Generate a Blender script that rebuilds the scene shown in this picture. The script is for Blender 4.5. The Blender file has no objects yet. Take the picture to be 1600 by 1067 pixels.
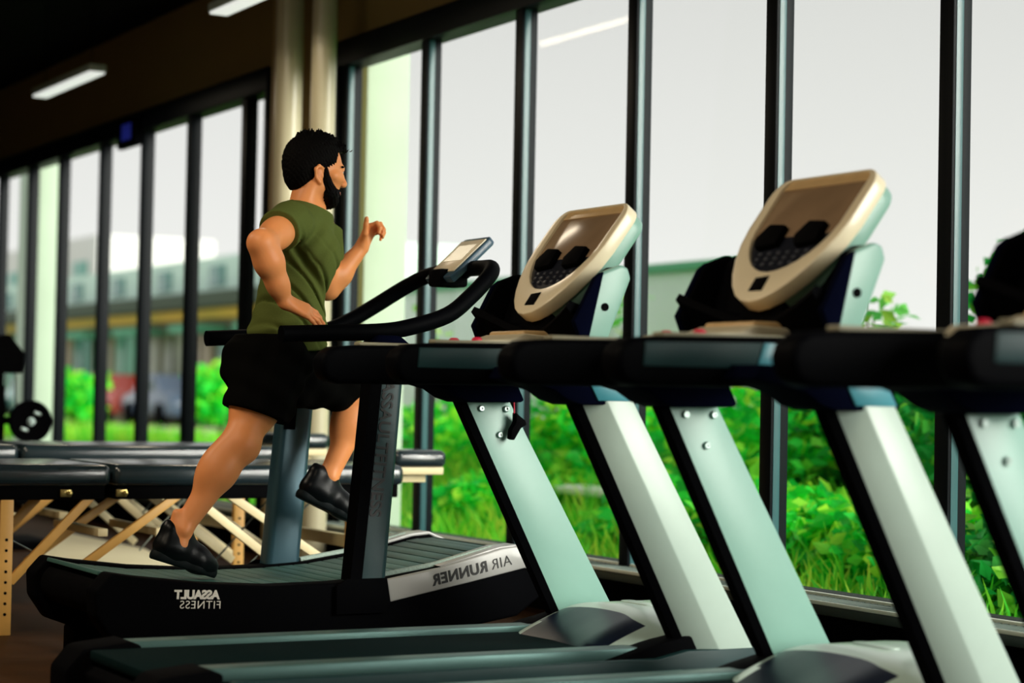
import bpy, bmesh, math, random
import numpy as np
from mathutils import Vector, Matrix
PI = math.pi
random.seed(7)
S = bpy.context.scene
COL = S.collection

# ------------------------------------------------------------------ camera
EYE = Vector((0, 0, 0.93))
PHI, TH, RHO = math.radians(28.865), math.radians(1.592), math.radians(1.117)
fh = Vector((math.sin(PHI), math.cos(PHI), 0)); rt = Vector((math.cos(PHI), -math.sin(PHI), 0)); up = Vector((0, 0, 1))
fw = fh*math.cos(TH) + up*math.sin(TH); u0 = up*math.cos(TH) - fh*math.sin(TH)
r1 = rt*math.cos(RHO) + u0*math.sin(RHO); u1 = u0*math.cos(RHO) - rt*math.sin(RHO)
cd = bpy.data.cameras.new('camera'); cam = bpy.data.objects.new('camera', cd); COL.objects.link(cam)
M4 = Matrix.Identity(4)
for i in range(3):
    M4[i][0], M4[i][1], M4[i][2], M4[i][3] = r1[i], u1[i], -fw[i], EYE[i]
cam.matrix_world = M4
cd.sensor_width = 36; cd.lens = 72.0; cd.clip_end = 500
cd.dof.use_dof = True; cd.dof.focus_distance = 6.9; cd.dof.aperture_fstop = 1.8
S.camera = cam

# ------------------------------------------------------------------ sky, exposure
w = bpy.data.worlds.new('overcast_sky'); S.world = w; w.use_nodes = True
nt = w.node_tree; bg = nt.nodes['Background']
tc = nt.nodes.new('ShaderNodeTexCoord'); sx = nt.nodes.new('ShaderNodeSeparateXYZ')
rp = nt.nodes.new('ShaderNodeValToRGB')
nt.links.new(tc.outputs['Generated'], sx.inputs[0]); nt.links.new(sx.outputs['Z'], rp.inputs[0])
rp.color_ramp.elements[0].position = 0.0; rp.color_ramp.elements[0].color = (1.0, 1.0, 0.98, 1)
rp.color_ramp.elements[1].position = 0.25; rp.color_ramp.elements[1].color = (0.70, 0.70, 0.69, 1)
nt.links.new(rp.outputs[0], bg.inputs[0]); bg.inputs[1].default_value = 1.0
sl_ = bpy.data.lights.new('hazy_sun', 'SUN'); sl_.energy = 5.5; sl_.angle = math.radians(35); sl_.color = (1.0, 0.97, 0.90)
sun = bpy.data.objects.new('hazy_sun', sl_); COL.objects.link(sun); sun.location = (8, -14, 6)
sun.rotation_euler = Vector((-0.46, 0.83, -0.30)).to_track_quat('-Z', 'Y').to_euler()
vs = S.view_settings
vs.view_transform = 'Standard'; vs.look = 'None'; vs.gamma = 1.0; vs.exposure = 0.0; vs.use_curve_mapping = False
S.cycles.max_bounces = 8; S.cycles.transparent_max_bounces = 16

# ------------------------------------------------------------------ materials
MATS = {}
def mat(name, col, rough=0.5, metal=0.0, spec=0.5, vary=0.12, scale=18.0, bump=0.0, emit=0.0, sss=0.0, coat=0.0):
    if name in MATS: return MATS[name]
    m = bpy.data.materials.new(name); m.use_nodes = True; t = m.node_tree; n = t.nodes; b = n['Principled BSDF']
    b.inputs['Roughness'].default_value = rough; b.inputs['Metallic'].default_value = metal
    b.inputs['Specular IOR Level'].default_value = spec
    if coat: b.inputs['Coat Weight'].default_value = coat; b.inputs['Coat Roughness'].default_value = 0.15
    no = n.new('ShaderNodeTexNoise'); no.inputs['Scale'].default_value = scale; no.inputs['Detail'].default_value = 4
    co = n.new('ShaderNodeTexCoord'); t.links.new(co.outputs['Object'], no.inputs['Vector'])
    mx = n.new('ShaderNodeMix'); mx.data_type = 'RGBA'
    mx.inputs[6].default_value = tuple(c*(1-vary) for c in col) + (1,)
    mx.inputs[7].default_value = tuple(min(1, c*(1+vary)) for c in col) + (1,)
    t.links.new(no.outputs[0], mx.inputs[0]); t.links.new(mx.outputs[2], b.inputs['Base Color'])
    if bump:
        bp = n.new('ShaderNodeBump'); bp.inputs['Strength'].default_value = bump; bp.inputs['Distance'].default_value = 0.01
        t.links.new(no.outputs[0], bp.inputs['Height']); t.links.new(bp.outputs[0], b.inputs['Normal'])
    if emit:
        t.links.new(mx.outputs[2], b.inputs['Emission Color']); b.inputs['Emission Strength'].default_value = emit
    if sss:
        b.inputs['Subsurface Weight'].default_value = sss; b.inputs['Subsurface Radius'].default_value = (0.02, 0.008, 0.004); b.inputs['Subsurface Scale'].default_value = 0.5
    MATS[name] = m
    return m

def leaf_mat(name, c1, c2, c3, rough=0.5, trans=0.35):
    m = bpy.data.materials.new(name); m.use_nodes = True; t = m.node_tree; n = t.nodes; b = n['Principled BSDF']; out = n['Material Output']
    g = n.new('ShaderNodeNewGeometry'); r = n.new('ShaderNodeValToRGB')
    e = r.color_ramp.elements; e[0].color = c1 + (1,); e[1].color = c3 + (1,); k = e.new(0.55); k.color = c2 + (1,)
    t.links.new(g.outputs['Random Per Island'], r.inputs[0]); t.links.new(r.outputs[0], b.inputs['Base Color'])
    b.inputs['Roughness'].default_value = rough; b.inputs['Specular IOR Level'].default_value = 0.3
    tr = n.new('ShaderNodeBsdfTranslucent'); t.links.new(r.outputs[0], tr.inputs[0])
    ms = n.new('ShaderNodeMixShader'); ms.inputs[0].default_value = trans
    t.links.new(b.outputs[0], ms.inputs[1]); t.links.new(tr.outputs[0], ms.inputs[2]); t.links.new(ms.outputs[0], out.inputs[0])
    MATS[name] = m; return m

def glass_mat():
    m = bpy.data.materials.new('window_glass'); m.use_nodes = True; t = m.node_tree; n = t.nodes; out = n['Material Output']
    n.remove(n['Principled BSDF'])
    tr = n.new('ShaderNodeBsdfTransparent'); tr.inputs[0].default_value = (0.985, 0.99, 0.98, 1)
    gl = n.new('ShaderNodeBsdfGlossy'); gl.inputs['Roughness'].default_value = 0.01
    lw = n.new('ShaderNodeLayerWeight'); lw.inputs[0].default_value = 0.5
    pw = n.new('ShaderNodeMath'); pw.operation = 'POWER'; pw.inputs[1].default_value = 4.0; t.links.new(lw.outputs['Facing'], pw.inputs[0])
    fr = n.new('ShaderNodeMath'); fr.operation = 'MULTIPLY_ADD'; fr.inputs[1].default_value = 0.05; fr.inputs[2].default_value = 0.004; t.links.new(pw.outputs[0], fr.inputs[0])
    ms = n.new('ShaderNodeMixShader')
    t.links.new(fr.outputs[0], ms.inputs[0]); t.links.new(tr.outputs[0], ms.inputs[1]); t.links.new(gl.outputs[0], ms.inputs[2])
    t.links.new(ms.outputs[0], out.inputs[0]); MATS['glass'] = m; return m

BLACK = mat('black_plastic', (0.0012, 0.0013, 0.002), 0.75, spec=0.03)
BLACKM = mat('black_matte', (0.0015, 0.0015, 0.002), 0.8, spec=0.04)
NAVY = mat('navy_plastic', (0.0012, 0.002, 0.010), 0.9, spec=0.02)
RAILM = mat('rail_rubber', (0.001, 0.0012, 0.002), 0.6, spec=0.03)
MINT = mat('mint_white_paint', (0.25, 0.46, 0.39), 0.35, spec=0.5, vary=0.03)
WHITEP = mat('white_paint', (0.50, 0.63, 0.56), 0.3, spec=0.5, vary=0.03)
CYANP = mat('cyan_blue_plastic', (0.06, 0.30, 0.38), 0.3, vary=0.05)
TEALM = mat('teal_grey_rail', (0.010, 0.040, 0.043), 0.45, spec=0.2, vary=0.08)
STEEL = mat('brushed_steel', (0.34, 0.42, 0.40), 0.28, metal=0.9, vary=0.05)
CREAM = mat('cream_frame', (0.92, 0.81, 0.58), 0.3, vary=0.03, coat=0.3)
SCREEN = mat('display_tan_reflection', (0.30, 0.20, 0.12), 0.2, spec=0.6, vary=0.3, scale=5)  # brown stands for a tan reflection in the dark display glass
KEYPAD = mat('dark_keypad', (0.012, 0.014, 0.022), 0.25, spec=0.5)
BELT = mat('running_belt', (0.003, 0.012, 0.013), 0.8, spec=0.03, vary=0.15, bump=0.2, scale=120)
SLAT = mat('slat_rubber', (0.05, 0.13, 0.115), 0.5, spec=0.3, vary=0.2, scale=90)
TRIM = mat('speckled_trim', (0.40, 0.52, 0.46), 0.6, vary=0.5, scale=160)
BLUEST = mat('blue_grey_steel', (0.03, 0.085, 0.115), 0.35, metal=0.3, vary=0.08)
TEALST = mat('dark_teal_steel', (0.010, 0.040, 0.046), 0.4, spec=0.3)
SHROUD = mat('white_shroud', (0.40, 0.40, 0.39), 0.3, vary=0.03, coat=0.2)
WOOD = mat('beech_wood', (0.80, 0.44, 0.11), 0.45, vary=0.2, scale=9)
PALEWOOD = mat('pale_wood', (0.95, 0.78, 0.46), 0.45, vary=0.12, scale=9)
VINYL = mat('black_vinyl', (0.014, 0.026, 0.032), 0.22, spec=0.8, vary=0.1)
BRASS = mat('brass', (0.55, 0.42, 0.15), 0.3, metal=0.9)
RED = mat('red_button', (0.7, 0.02, 0.07), 0.4)
GOLD = mat('tan_pod', (0.62, 0.42, 0.20), 0.35)
SKIN = mat('skin', (0.88, 0.33, 0.115), 0.45, spec=0.35, vary=0.08, scale=14, sss=0.12)
SHIRT = mat('olive_cotton', (0.10, 0.125, 0.03), 0.85, spec=0.05, vary=0.1, bump=0.1, scale=200)
SHORTS = mat('black_shorts', (0.002, 0.002, 0.0018), 0.9, spec=0.03, vary=0.1)
HAIR = mat('black_hair', (0.002, 0.0016, 0.0015), 0.7, spec=0.06, vary=0.4, scale=120, bump=0.5)
SHOE = mat('black_shoe', (0.002, 0.003, 0.004), 0.35, spec=0.18)
EYEW = mat('eye_white', (0.8, 0.78, 0.74), 0.2); IRIS = mat('iris', (0.02, 0.012, 0.008), 0.2)
LIP = mat('lips', (0.55, 0.2, 0.14), 0.45)
TEXTW = mat('white_lettering', (0.85, 0.82, 0.75), 0.5, vary=0.02); TEXTK = mat('black_lettering', (0.006, 0.006, 0.007), 0.5, vary=0.02)
FRAMEM = mat('dark_window_frame', (0.002, 0.004, 0.006), 0.5, spec=0.12, vary=0.1)
LITM = mat('painted_lit_strip', (0.03, 0.105, 0.115), 0.35, vary=0.1)  # teal of the lit mullion sides, put into the colour
TAN = mat('tan_wall_paint', (0.27, 0.19, 0.07), 0.8, spec=0.2, vary=0.06, scale=3)
PIPEM = mat('cream_gloss_column', (0.58, 0.53, 0.36), 0.3, vary=0.04)
DARKW = mat('dark_wall_paint', (0.012, 0.011, 0.009), 0.85, spec=0.1)
CEILM = mat('black_ceiling_paint', (0.006, 0.006, 0.005), 0.9, spec=0.05)
SILLM = mat('pale_sill_metal', (0.88, 0.95, 0.82), 0.4, vary=0.06); GRILM = mat('grille_metal', (0.03, 0.05, 0.045), 0.45)
LEDM = mat('led_diffuser', (0.95, 0.97, 0.92), 0.5, vary=0.01, emit=0.75)
MATCREAM = mat('cream_mat', (0.98, 0.88, 0.60), 0.8, vary=0.08, scale=6)
CONC = mat('pale_concrete', (0.46, 0.58, 0.44), 0.85, vary=0.10, scale=2.5)
CONC2 = mat('mint_render', (0.70, 0.93, 0.82), 0.85, vary=0.10, scale=1.2)
GLASS = glass_mat()
LEAF1 = leaf_mat('shrub_leaf', (0.01, 0.55, 0.06), (0.04, 0.90, 0.07), (0.65, 0.97, 0.06), trans=0.5)
LEAF2 = leaf_mat('dark_shrub_leaf', (0.006, 0.26, 0.04), (0.02, 0.55, 0.08), (0.30, 0.75, 0.06), trans=0.5)
LEAF3 = leaf_mat('sapling_leaf', (0.10, 0.55, 0.15), (0.18, 0.62, 0.10), (0.45, 0.62, 0.08))
GRASSM = leaf_mat('grass_blade', (0.06, 0.62, 0.03), (0.22, 0.80, 0.04), (0.70, 0.86, 0.08), trans=0.5)
BARK = mat('bark', (0.10, 0.07, 0.04), 0.9, vary=0.3)

# ------------------------------------------------------------------ mesh helpers
def finish(bm, name, smooth=35):
    me = bpy.data.meshes.new(name); bmesh.ops.recalc_face_normals(bm, faces=bm.faces); bm.to_mesh(me); bm.free()
    if smooth:
        for p in me.polygons: p.use_smooth = True
        me.set_sharp_from_angle(angle=math.radians(smooth))
    return me
def obj(name, me, m, parent=None, loc=(0, 0, 0), rot=None):
    o = bpy.data.objects.new(name, me); COL.objects.link(o)
    if me is not None and not me.materials: me.materials.append(m)
    if parent: o.parent = parent
    o.location = loc
    if rot: o.rotation_euler = rot
    return o
def thing(name, label, cat, loc=(0, 0, 0), rotz=0, group=None):
    o = bpy.data.objects.new(name, None); COL.objects.link(o); o.location = loc; o.rotation_euler = (0, 0, rotz); o.empty_display_size = 0.1
    tag(o, label, cat, group); return o
def tag(o, label=None, cat=None, group=None, kind=None):
    if label: o['label'] = label
    if cat: o['category'] = cat
    if group: o['group'] = group
    if kind: o['kind'] = kind
    return o
def bev(bm, off, seg=2, ang=30):
    if off <= 0: return
    es = [e for e in bm.edges if len(e.link_faces) == 2 and e.calc_face_angle(0) > math.radians(ang)]
    bmesh.ops.bevel(bm, geom=es, offset=off, segments=seg, profile=0.5, affect='EDGES', clamp_overlap=True)
def box(name, lo, hi, b=0.004, seg=2):
    bm = bmesh.new(); bmesh.ops.create_cube(bm, size=1)
    for v in bm.verts: v.co = Vector(((lo[i] if v.co[i] < 0 else hi[i]) for i in range(3)))
    bev(bm, b, seg); return finish(bm, name)
def prism_xz(name, pts, y0, y1, b=0.005, seg=2, inset=None):
    """polygon in XZ extruded along Y"""
    bm = bmesh.new(); a = [bm.verts.new((x, y0, z)) for x, z in pts]; c = [bm.verts.new((x, y1, z)) for x, z in pts]
    n = len(pts); bm.faces.new(a); bm.faces.new(c[::-1])
    for i in range(n): bm.faces.new((a[i], c[i], c[(i+1) % n], a[(i+1) % n]))
    bmesh.ops.recalc_face_normals(bm, faces=bm.faces); bev(bm, b, seg); return finish(bm, name)
def prism_frame(name, pts, org, ux, uy, uz, t0, t1, b=0.004, seg=2):
    """polygon (u,v) in frame, extruded along uz from t0 to t1"""
    bm = bmesh.new(); org, ux, uy, uz = map(Vector, (org, ux, uy, uz))
    a = [bm.verts.new(org + ux*u + uy*v + uz*t0) for u, v in pts]; c = [bm.verts.new(org + ux*u + uy*v + uz*t1) for u, v in pts]
    n = len(pts); bm.faces.new(a); bm.faces.new(c[::-1])
    for i in range(n): bm.faces.new((a[i], c[i], c[(i+1) % n], a[(i+1) % n]))
    bmesh.ops.recalc_face_normals(bm, faces=bm.faces); bev(bm, b, seg); return finish(bm, name)
def ring_frame(name, outer, inner, org, ux, uy, uz, t0, t1, b=0.006):
    bm = bmesh.new(); org, ux, uy, uz = map(Vector, (org, ux, uy, uz)); n = len(outer)
    L = [[bm.verts.new(org + ux*u + uy*v + uz*t) for u, v in P_] for P_, t in ((outer, t0), (outer, t1), (inner, t1), (inner, t0))]
    for k in range(4):
        A, B = L[k], L[(k+1) % 4]
        for i in range(n): bm.faces.new((A[i], A[(i+1) % n], B[(i+1) % n], B[i]))
    bmesh.ops.recalc_face_normals(bm, faces=bm.faces); bev(bm, b, 2, 40); return finish(bm, name, 50)
def spline(pts, k=6):
    P = [Vector(p) for p in pts]; out = []
    for i in range(len(P)-1):
        p0 = P[max(i-1, 0)]; p1 = P[i]; p2 = P[i+1]; p3 = P[min(i+2, len(P)-1)]
        for j in range(k):
            t = j/k
            out.append(0.5*((2*p1) + (p2-p0)*t + (2*p0-5*p1+4*p2-p3)*t*t + (3*p1-p0-3*p2+p3)*t**3))
    out.append(P[-1]); return out
def tube(name, path, r, n=12, cap=True, rs=None):
    bm = bmesh.new(); path = [Vector(p) for p in path]; rings = []
    t0 = (path[1]-path[0]).normalized(); a = Vector((0, 0, 1)) if abs(t0.z) < 0.9 else Vector((0, 1, 0))
    x = t0.cross(a).normalized()
    for i, p in enumerate(path):
        t = (path[min(i+1, len(path)-1)] - path[max(i-1, 0)]).normalized()
        x = (x - t*x.dot(t)).normalized(); y = t.cross(x); rr = rs[i] if rs else r
        rings.append([bm.verts.new(p + (x*math.cos(2*PI*k/n) + y*math.sin(2*PI*k/n))*rr) for k in range(n)])
    for A, B in zip(rings, rings[1:]):
        for k in range(n): bm.faces.new((A[k], A[(k+1) % n], B[(k+1) % n], B[k]))
    if cap: bm.faces.new(rings[0][::-1]); bm.faces.new(rings[-1])
    return finish(bm, name, 50)
def lathe(name, prof, axis='Z', n=24):
    bm = bmesh.new(); rings = []
    for r, h in prof:
        ring = []
        for k in range(n):
            a = 2*PI*k/n; c, s = r*math.cos(a), r*math.sin(a)
            ring.append(bm.verts.new({'Z': (c, s, h), 'Y': (c, h, s), 'X': (h, c, s)}[axis]))
        rings.append(ring)
    for A, B in zip(rings, rings[1:]):
        for k in range(n): bm.faces.new((A[k], A[(k+1) % n], B[(k+1) % n], B[k]))
    bm.faces.new(rings[0][::-1]); bm.faces.new(rings[-1]); return finish(bm, name, 40)
def text_mesh(name, s, size, offset=0.0, ext=0.0015, shear=0.0, space=1.0, align='LEFT'):
    c = bpy.data.curves.new(name, 'FONT'); c.body = s; c.size = size; c.offset = offset; c.extrude = ext; c.shear = shear; c.space_character = space; c.align_x = align
    o = bpy.data.objects.new(name, c); COL.objects.link(o); dg = bpy.context.evaluated_depsgraph_get(); dg.update()
    me = bpy.data.meshes.new_from_object(o.evaluated_get(dg)); bpy.data.objects.remove(o); me.name = name; me.materials.clear(); return me
def place_text(name, me, m, parent, org, ux, uy, uz):
    """ux = reading direction in the scene (mirrored lettering runs the other way)"""
    org, ux, uy, uz = map(Vector, (org, ux, uy, uz))
    for v in me.vertices: v.co = org + ux*v.co.x + uy*v.co.y + uz*v.co.z
    return obj(name, me, m, parent)
def copy_tree(o, parent=None):
    c = o.copy(); COL.objects.link(c); c.parent = parent
    for ch in [k for k in bpy.data.objects if k.parent == o]: copy_tree(ch, c)
    return c

# ------------------------------------------------------------------ the room
WX = 4.516
tag(obj('floor', box('floor', (-3.5, -2.5, -0.12), (WX+0.02, 17.6, 0), 0), mat('dark_wood_floor', (0.050, 0.022, 0.008), 0.6, spec=0.06, vary=0.4, scale=5)), kind='structure')
ceil = tag(obj('ceiling', box('ceiling', (-3.5, -2.5, 3.45), (WX+0.12, 17.6, 3.6), 0), CEILM), kind='structure')
tag(obj('wall_back', box('wall_back', (-3.5, 17.45, 0), (WX+0.02, 17.6, 3.45), 0), DARKW), kind='structure')
tag(obj('wall_left', box('wall_left', (-3.65, -2.5, 0), (-3.5, 17.6, 3.45), 0), mat('beige_wall', (0.62, 0.50, 0.34), 0.8, vary=0.05, scale=2)), kind='structure')
tag(obj('wall_front', box('wall_front', (-3.65, -2.65, 0), (WX+0.28, -2.5, 3.45), 0), mat('beige_wall', (0.62, 0.50, 0.34), 0.8)), kind='structure')
wr = tag(obj('wall_right', box('wall_right', (WX, -2.5, 2.83), (WX+0.12, 17.6, 3.45), 0), TAN), kind='structure')
obj('dado', box('dado', (WX, -2.5, 0.0), (WX+0.12, 17.6, 0.205), 0), BLACKM, wr)
obj('pier', box('pier', (WX, 10.14, 0.205), (WX+0.09, 11.12, 2.83), 0), mat('pier_paint', (0.42, 0.30, 0.13), 0.7, vary=0.06, scale=3), wr)
obj('pier_shaft', box('pier_shaft', (WX-0.16, 10.5, 0.0), (WX, 10.80, 3.45), 0.02), mat('pier_paint', (0.42, 0.30, 0.13), 0.7, vary=0.06, scale=3), wr)
obj('pier_jamb', box('pier_jamb', (WX-0.05, 10.10, 0.205), (WX+0.095, 10.142, 2.83), 0.003), FRAMEM, wr)
obj('pier_jamb', box('pier_jamb', (WX-0.05, 11.118, 0.205), (WX+0.095, 11.16, 2.83), 0.003), FRAMEM, wr)
for yy, rr in ((10.27, 0.075), (9.80, 0.065)):
    obj('pipe_column', tube('pipe_column', [(4.25, yy, 0.0), (4.25, yy, 3.45)], rr, 20), PIPEM, wr)

def window(name, y0, y1, mulls, label):
    """a bay of tall panes; every mullion, pane and sill strip is a part"""
    w_ = bpy.data.objects.new(name, None); COL.objects.link(w_); w_.location = (WX, y0, 0); w_['kind'] = 'structure'
    def part(nm, lo, hi, m, b=0.004):
        lo = (lo[0]-WX, lo[1]-y0, lo[2]); hi = (hi[0]-WX, hi[1]-y0, hi[2])
        return obj(nm, box(nm, lo, hi, b), m, w_)
    part('head_frame', (WX-0.05, y0, 2.70), (WX+0.09, y1, 2.84), FRAMEM)
    part('sill_frame', (WX+0.0, y0, 0.205), (WX+0.09, y1, 0.262), FRAMEM)
    s = part('sill_ledge', (WX-0.15, y0, 0.205), (WX+0.0, y1, 0.243), GRILM)
    part('sill_edge', (WX-0.158, y0, 0.240), (WX-0.15, y1, 0.254), SILLM, 0.003)
    part('sill_edge', (WX-0.018, y0, 0.243), (WX-0.003, y1, 0.262), SILLM, 0.003)
    bm = bmesh.new(); yy = y0+0.02
    while yy < y1-0.02:
        g = bmesh.ops.create_cube(bm, size=1)['verts']
        for v in g: v.co = Vector((v.co.x*0.125-0.083, v.co.y*0.012+yy-y0, v.co.z*0.012+0.247))
        yy += 0.034
    gr = obj('grille_slats', finish(bm, 'grille_slats', 0), mat('grille_slat_metal', (0.10, 0.14, 0.12), 0.4), w_); gr['kind'] = 'stuff'
    ms = [y0] + [m_ for m_ in mulls] + [y1]
    for m_ in mulls:
        mu = part('mullion', (WX-0.03, m_-0.035, 0.25), (WX+0.05, m_+0.035, 2.72), FRAMEM)
        if name == 'window_1': obj('mullion_lit_strip', box('mullion_lit_strip', (-0.018, m_-y0-0.0375, 0.26), (0.012, m_-y0-0.0355, 2.70), 0.001), LITM, mu)  # strip coloured as the mullion's lit side
    edges = [y0-0.02] + mulls + [y1+0.02]
    for a, b in zip(edges, edges[1:]):
        if b-a > 0.12: part('pane', (WX+0.015, a+0.03, 0.255), (WX+0.021, b-0.03, 2.71), GLASS, 0)
    return w_
window('window_1', 1.2, 10.14, [10.06, 9.097, 8.13, 7.16, 6.186, 5.209, 4.24, 3.27, 2.3, 1.33], '')
window('window_2', 11.12, 17.2, [11.53, 12.49, 13.405, 14.33, 15.35, 16.2, 17.1], '')

def led(loc, L, label, watt=9.0):
    t = thing('pendant_light', label, 'light', loc, 0, 'linear lights under the ceiling')
    obj('housing', box('housing', (-0.055, -L/2, 0.006), (0.055, L/2, 0.05), 0.006), WHITEP, t)
    obj('diffuser', box('diffuser', (-0.048, -L/2+0.01, -0.006), (0.048, L/2-0.01, 0.008), 0.003), LEDM, t)
    for s_ in (-1, 1):
        obj('suspension_wire', tube('suspension_wire', [(0, s_*L*0.4, 0.05), (0, s_*L*0.4, 0.6)], 0.002, 6), BLACKM, t)
    led_light(t, L, watt)
def led_light(t, L, watt):
    a = bpy.data.lights.new('lamp_light', 'AREA'); a.shape = 'RECTANGLE'; a.size = 0.09; a.size_y = L-0.04; a.energy = watt; a.color = (1.0, 0.84, 0.62)
    o = bpy.data.objects.new('lamp_light', a); COL.objects.link(o); o.parent = t; o.location = (0, 0, -0.012)
led((3.73, 12.64, 2.85), 1.25, 'linear ceiling light further back, wholly in view above the far windows')
led((3.66, 9.2, 2.85), 1.2, 'linear ceiling light cut off by the top edge, nearer the pillar')
for lx_, ly_ in ((0.3, 2.6), (0.3, 5.2), (0.3, 7.8)):  # unseen lights added in the ceiling as warm fill from the left
    rl = obj('added_fill_light', box('added_fill_light', (-0.3, -0.6, -0.03), (0.3, 0.6, 0.0), 0.006), WHITEP, ceil, (lx_, ly_, 3.45))
    obj('diffuser', box('diffuser', (-0.27, -0.57, -0.034), (0.27, 0.57, -0.028), 0), LEDM, rl)
    a = bpy.data.lights.new('lamp_light', 'AREA'); a.shape = 'RECTANGLE'; a.size = 0.54; a.size_y = 1.14; a.energy = 46.0; a.color = (1.0, 0.84, 0.62)
    o = bpy.data.objects.new('lamp_light', a); COL.objects.link(o); o.parent = rl; o.location = (0, 0, -0.037)

mo = thing('wall_monitor', 'small dark monitor with blue screen fixed high on the far windows', 'monitor', (4.42, 13.56, 2.60))
obj('housing', box('housing', (0.0, -0.2, 0.0), (0.05, 0.2, 0.2), 0.008), BLACK, mo)
obj('screen', box('screen', (-0.004, -0.10, 0.05), (0.002, 0.09, 0.16), 0.001), mat('dim_blue_screen', (0.02, 0.03, 0.30), 0.3, vary=0.5, scale=9, emit=0.25), mo)
obj('bracket', box('bracket', (0.05, -0.03, 0.06), (0.075, 0.03, 0.14), 0.003), BLACK, mo)

# ------------------------------------------------------------------ standard treadmills (local X = running direction, origin on the floor)
OX, YC = 3.0, 5.485
def L(pts): return [(x-OX, z) for x, z in pts]
def rounded(w, h, rt_, rb, n=6):
    """outline (u across, v along) with top corners rt_ and a bottom of elliptic rounding rb"""
    P = []
    for k in range(n+1):
        a = k/n*PI/2; P.append((w/2-rt_+rt_*math.sin(PI/2-a)*1.0, h-rt_+rt_*math.sin(a)))
    P = [(w/2-rt_+rt_*math.cos(k/n*PI/2), h-rt_+rt_*math.sin(k/n*PI/2)) for k in range(n+1)]
    P += [(-w/2+rt_-rt_*math.sin(k/n*PI/2), h-rt_+rt_*math.cos(k/n*PI/2)) for k in range(n+1)]
    m_ = 14
    P += [(-w/2*math.cos(k/m_*PI), rb-rb*math.sin(k/m_*PI)) for k in range(m_+1)]
    return [(u*(0.85+0.15*min(1.0, v/0.24)), v) for u, v in P] if h > 0.3 else P

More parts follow.
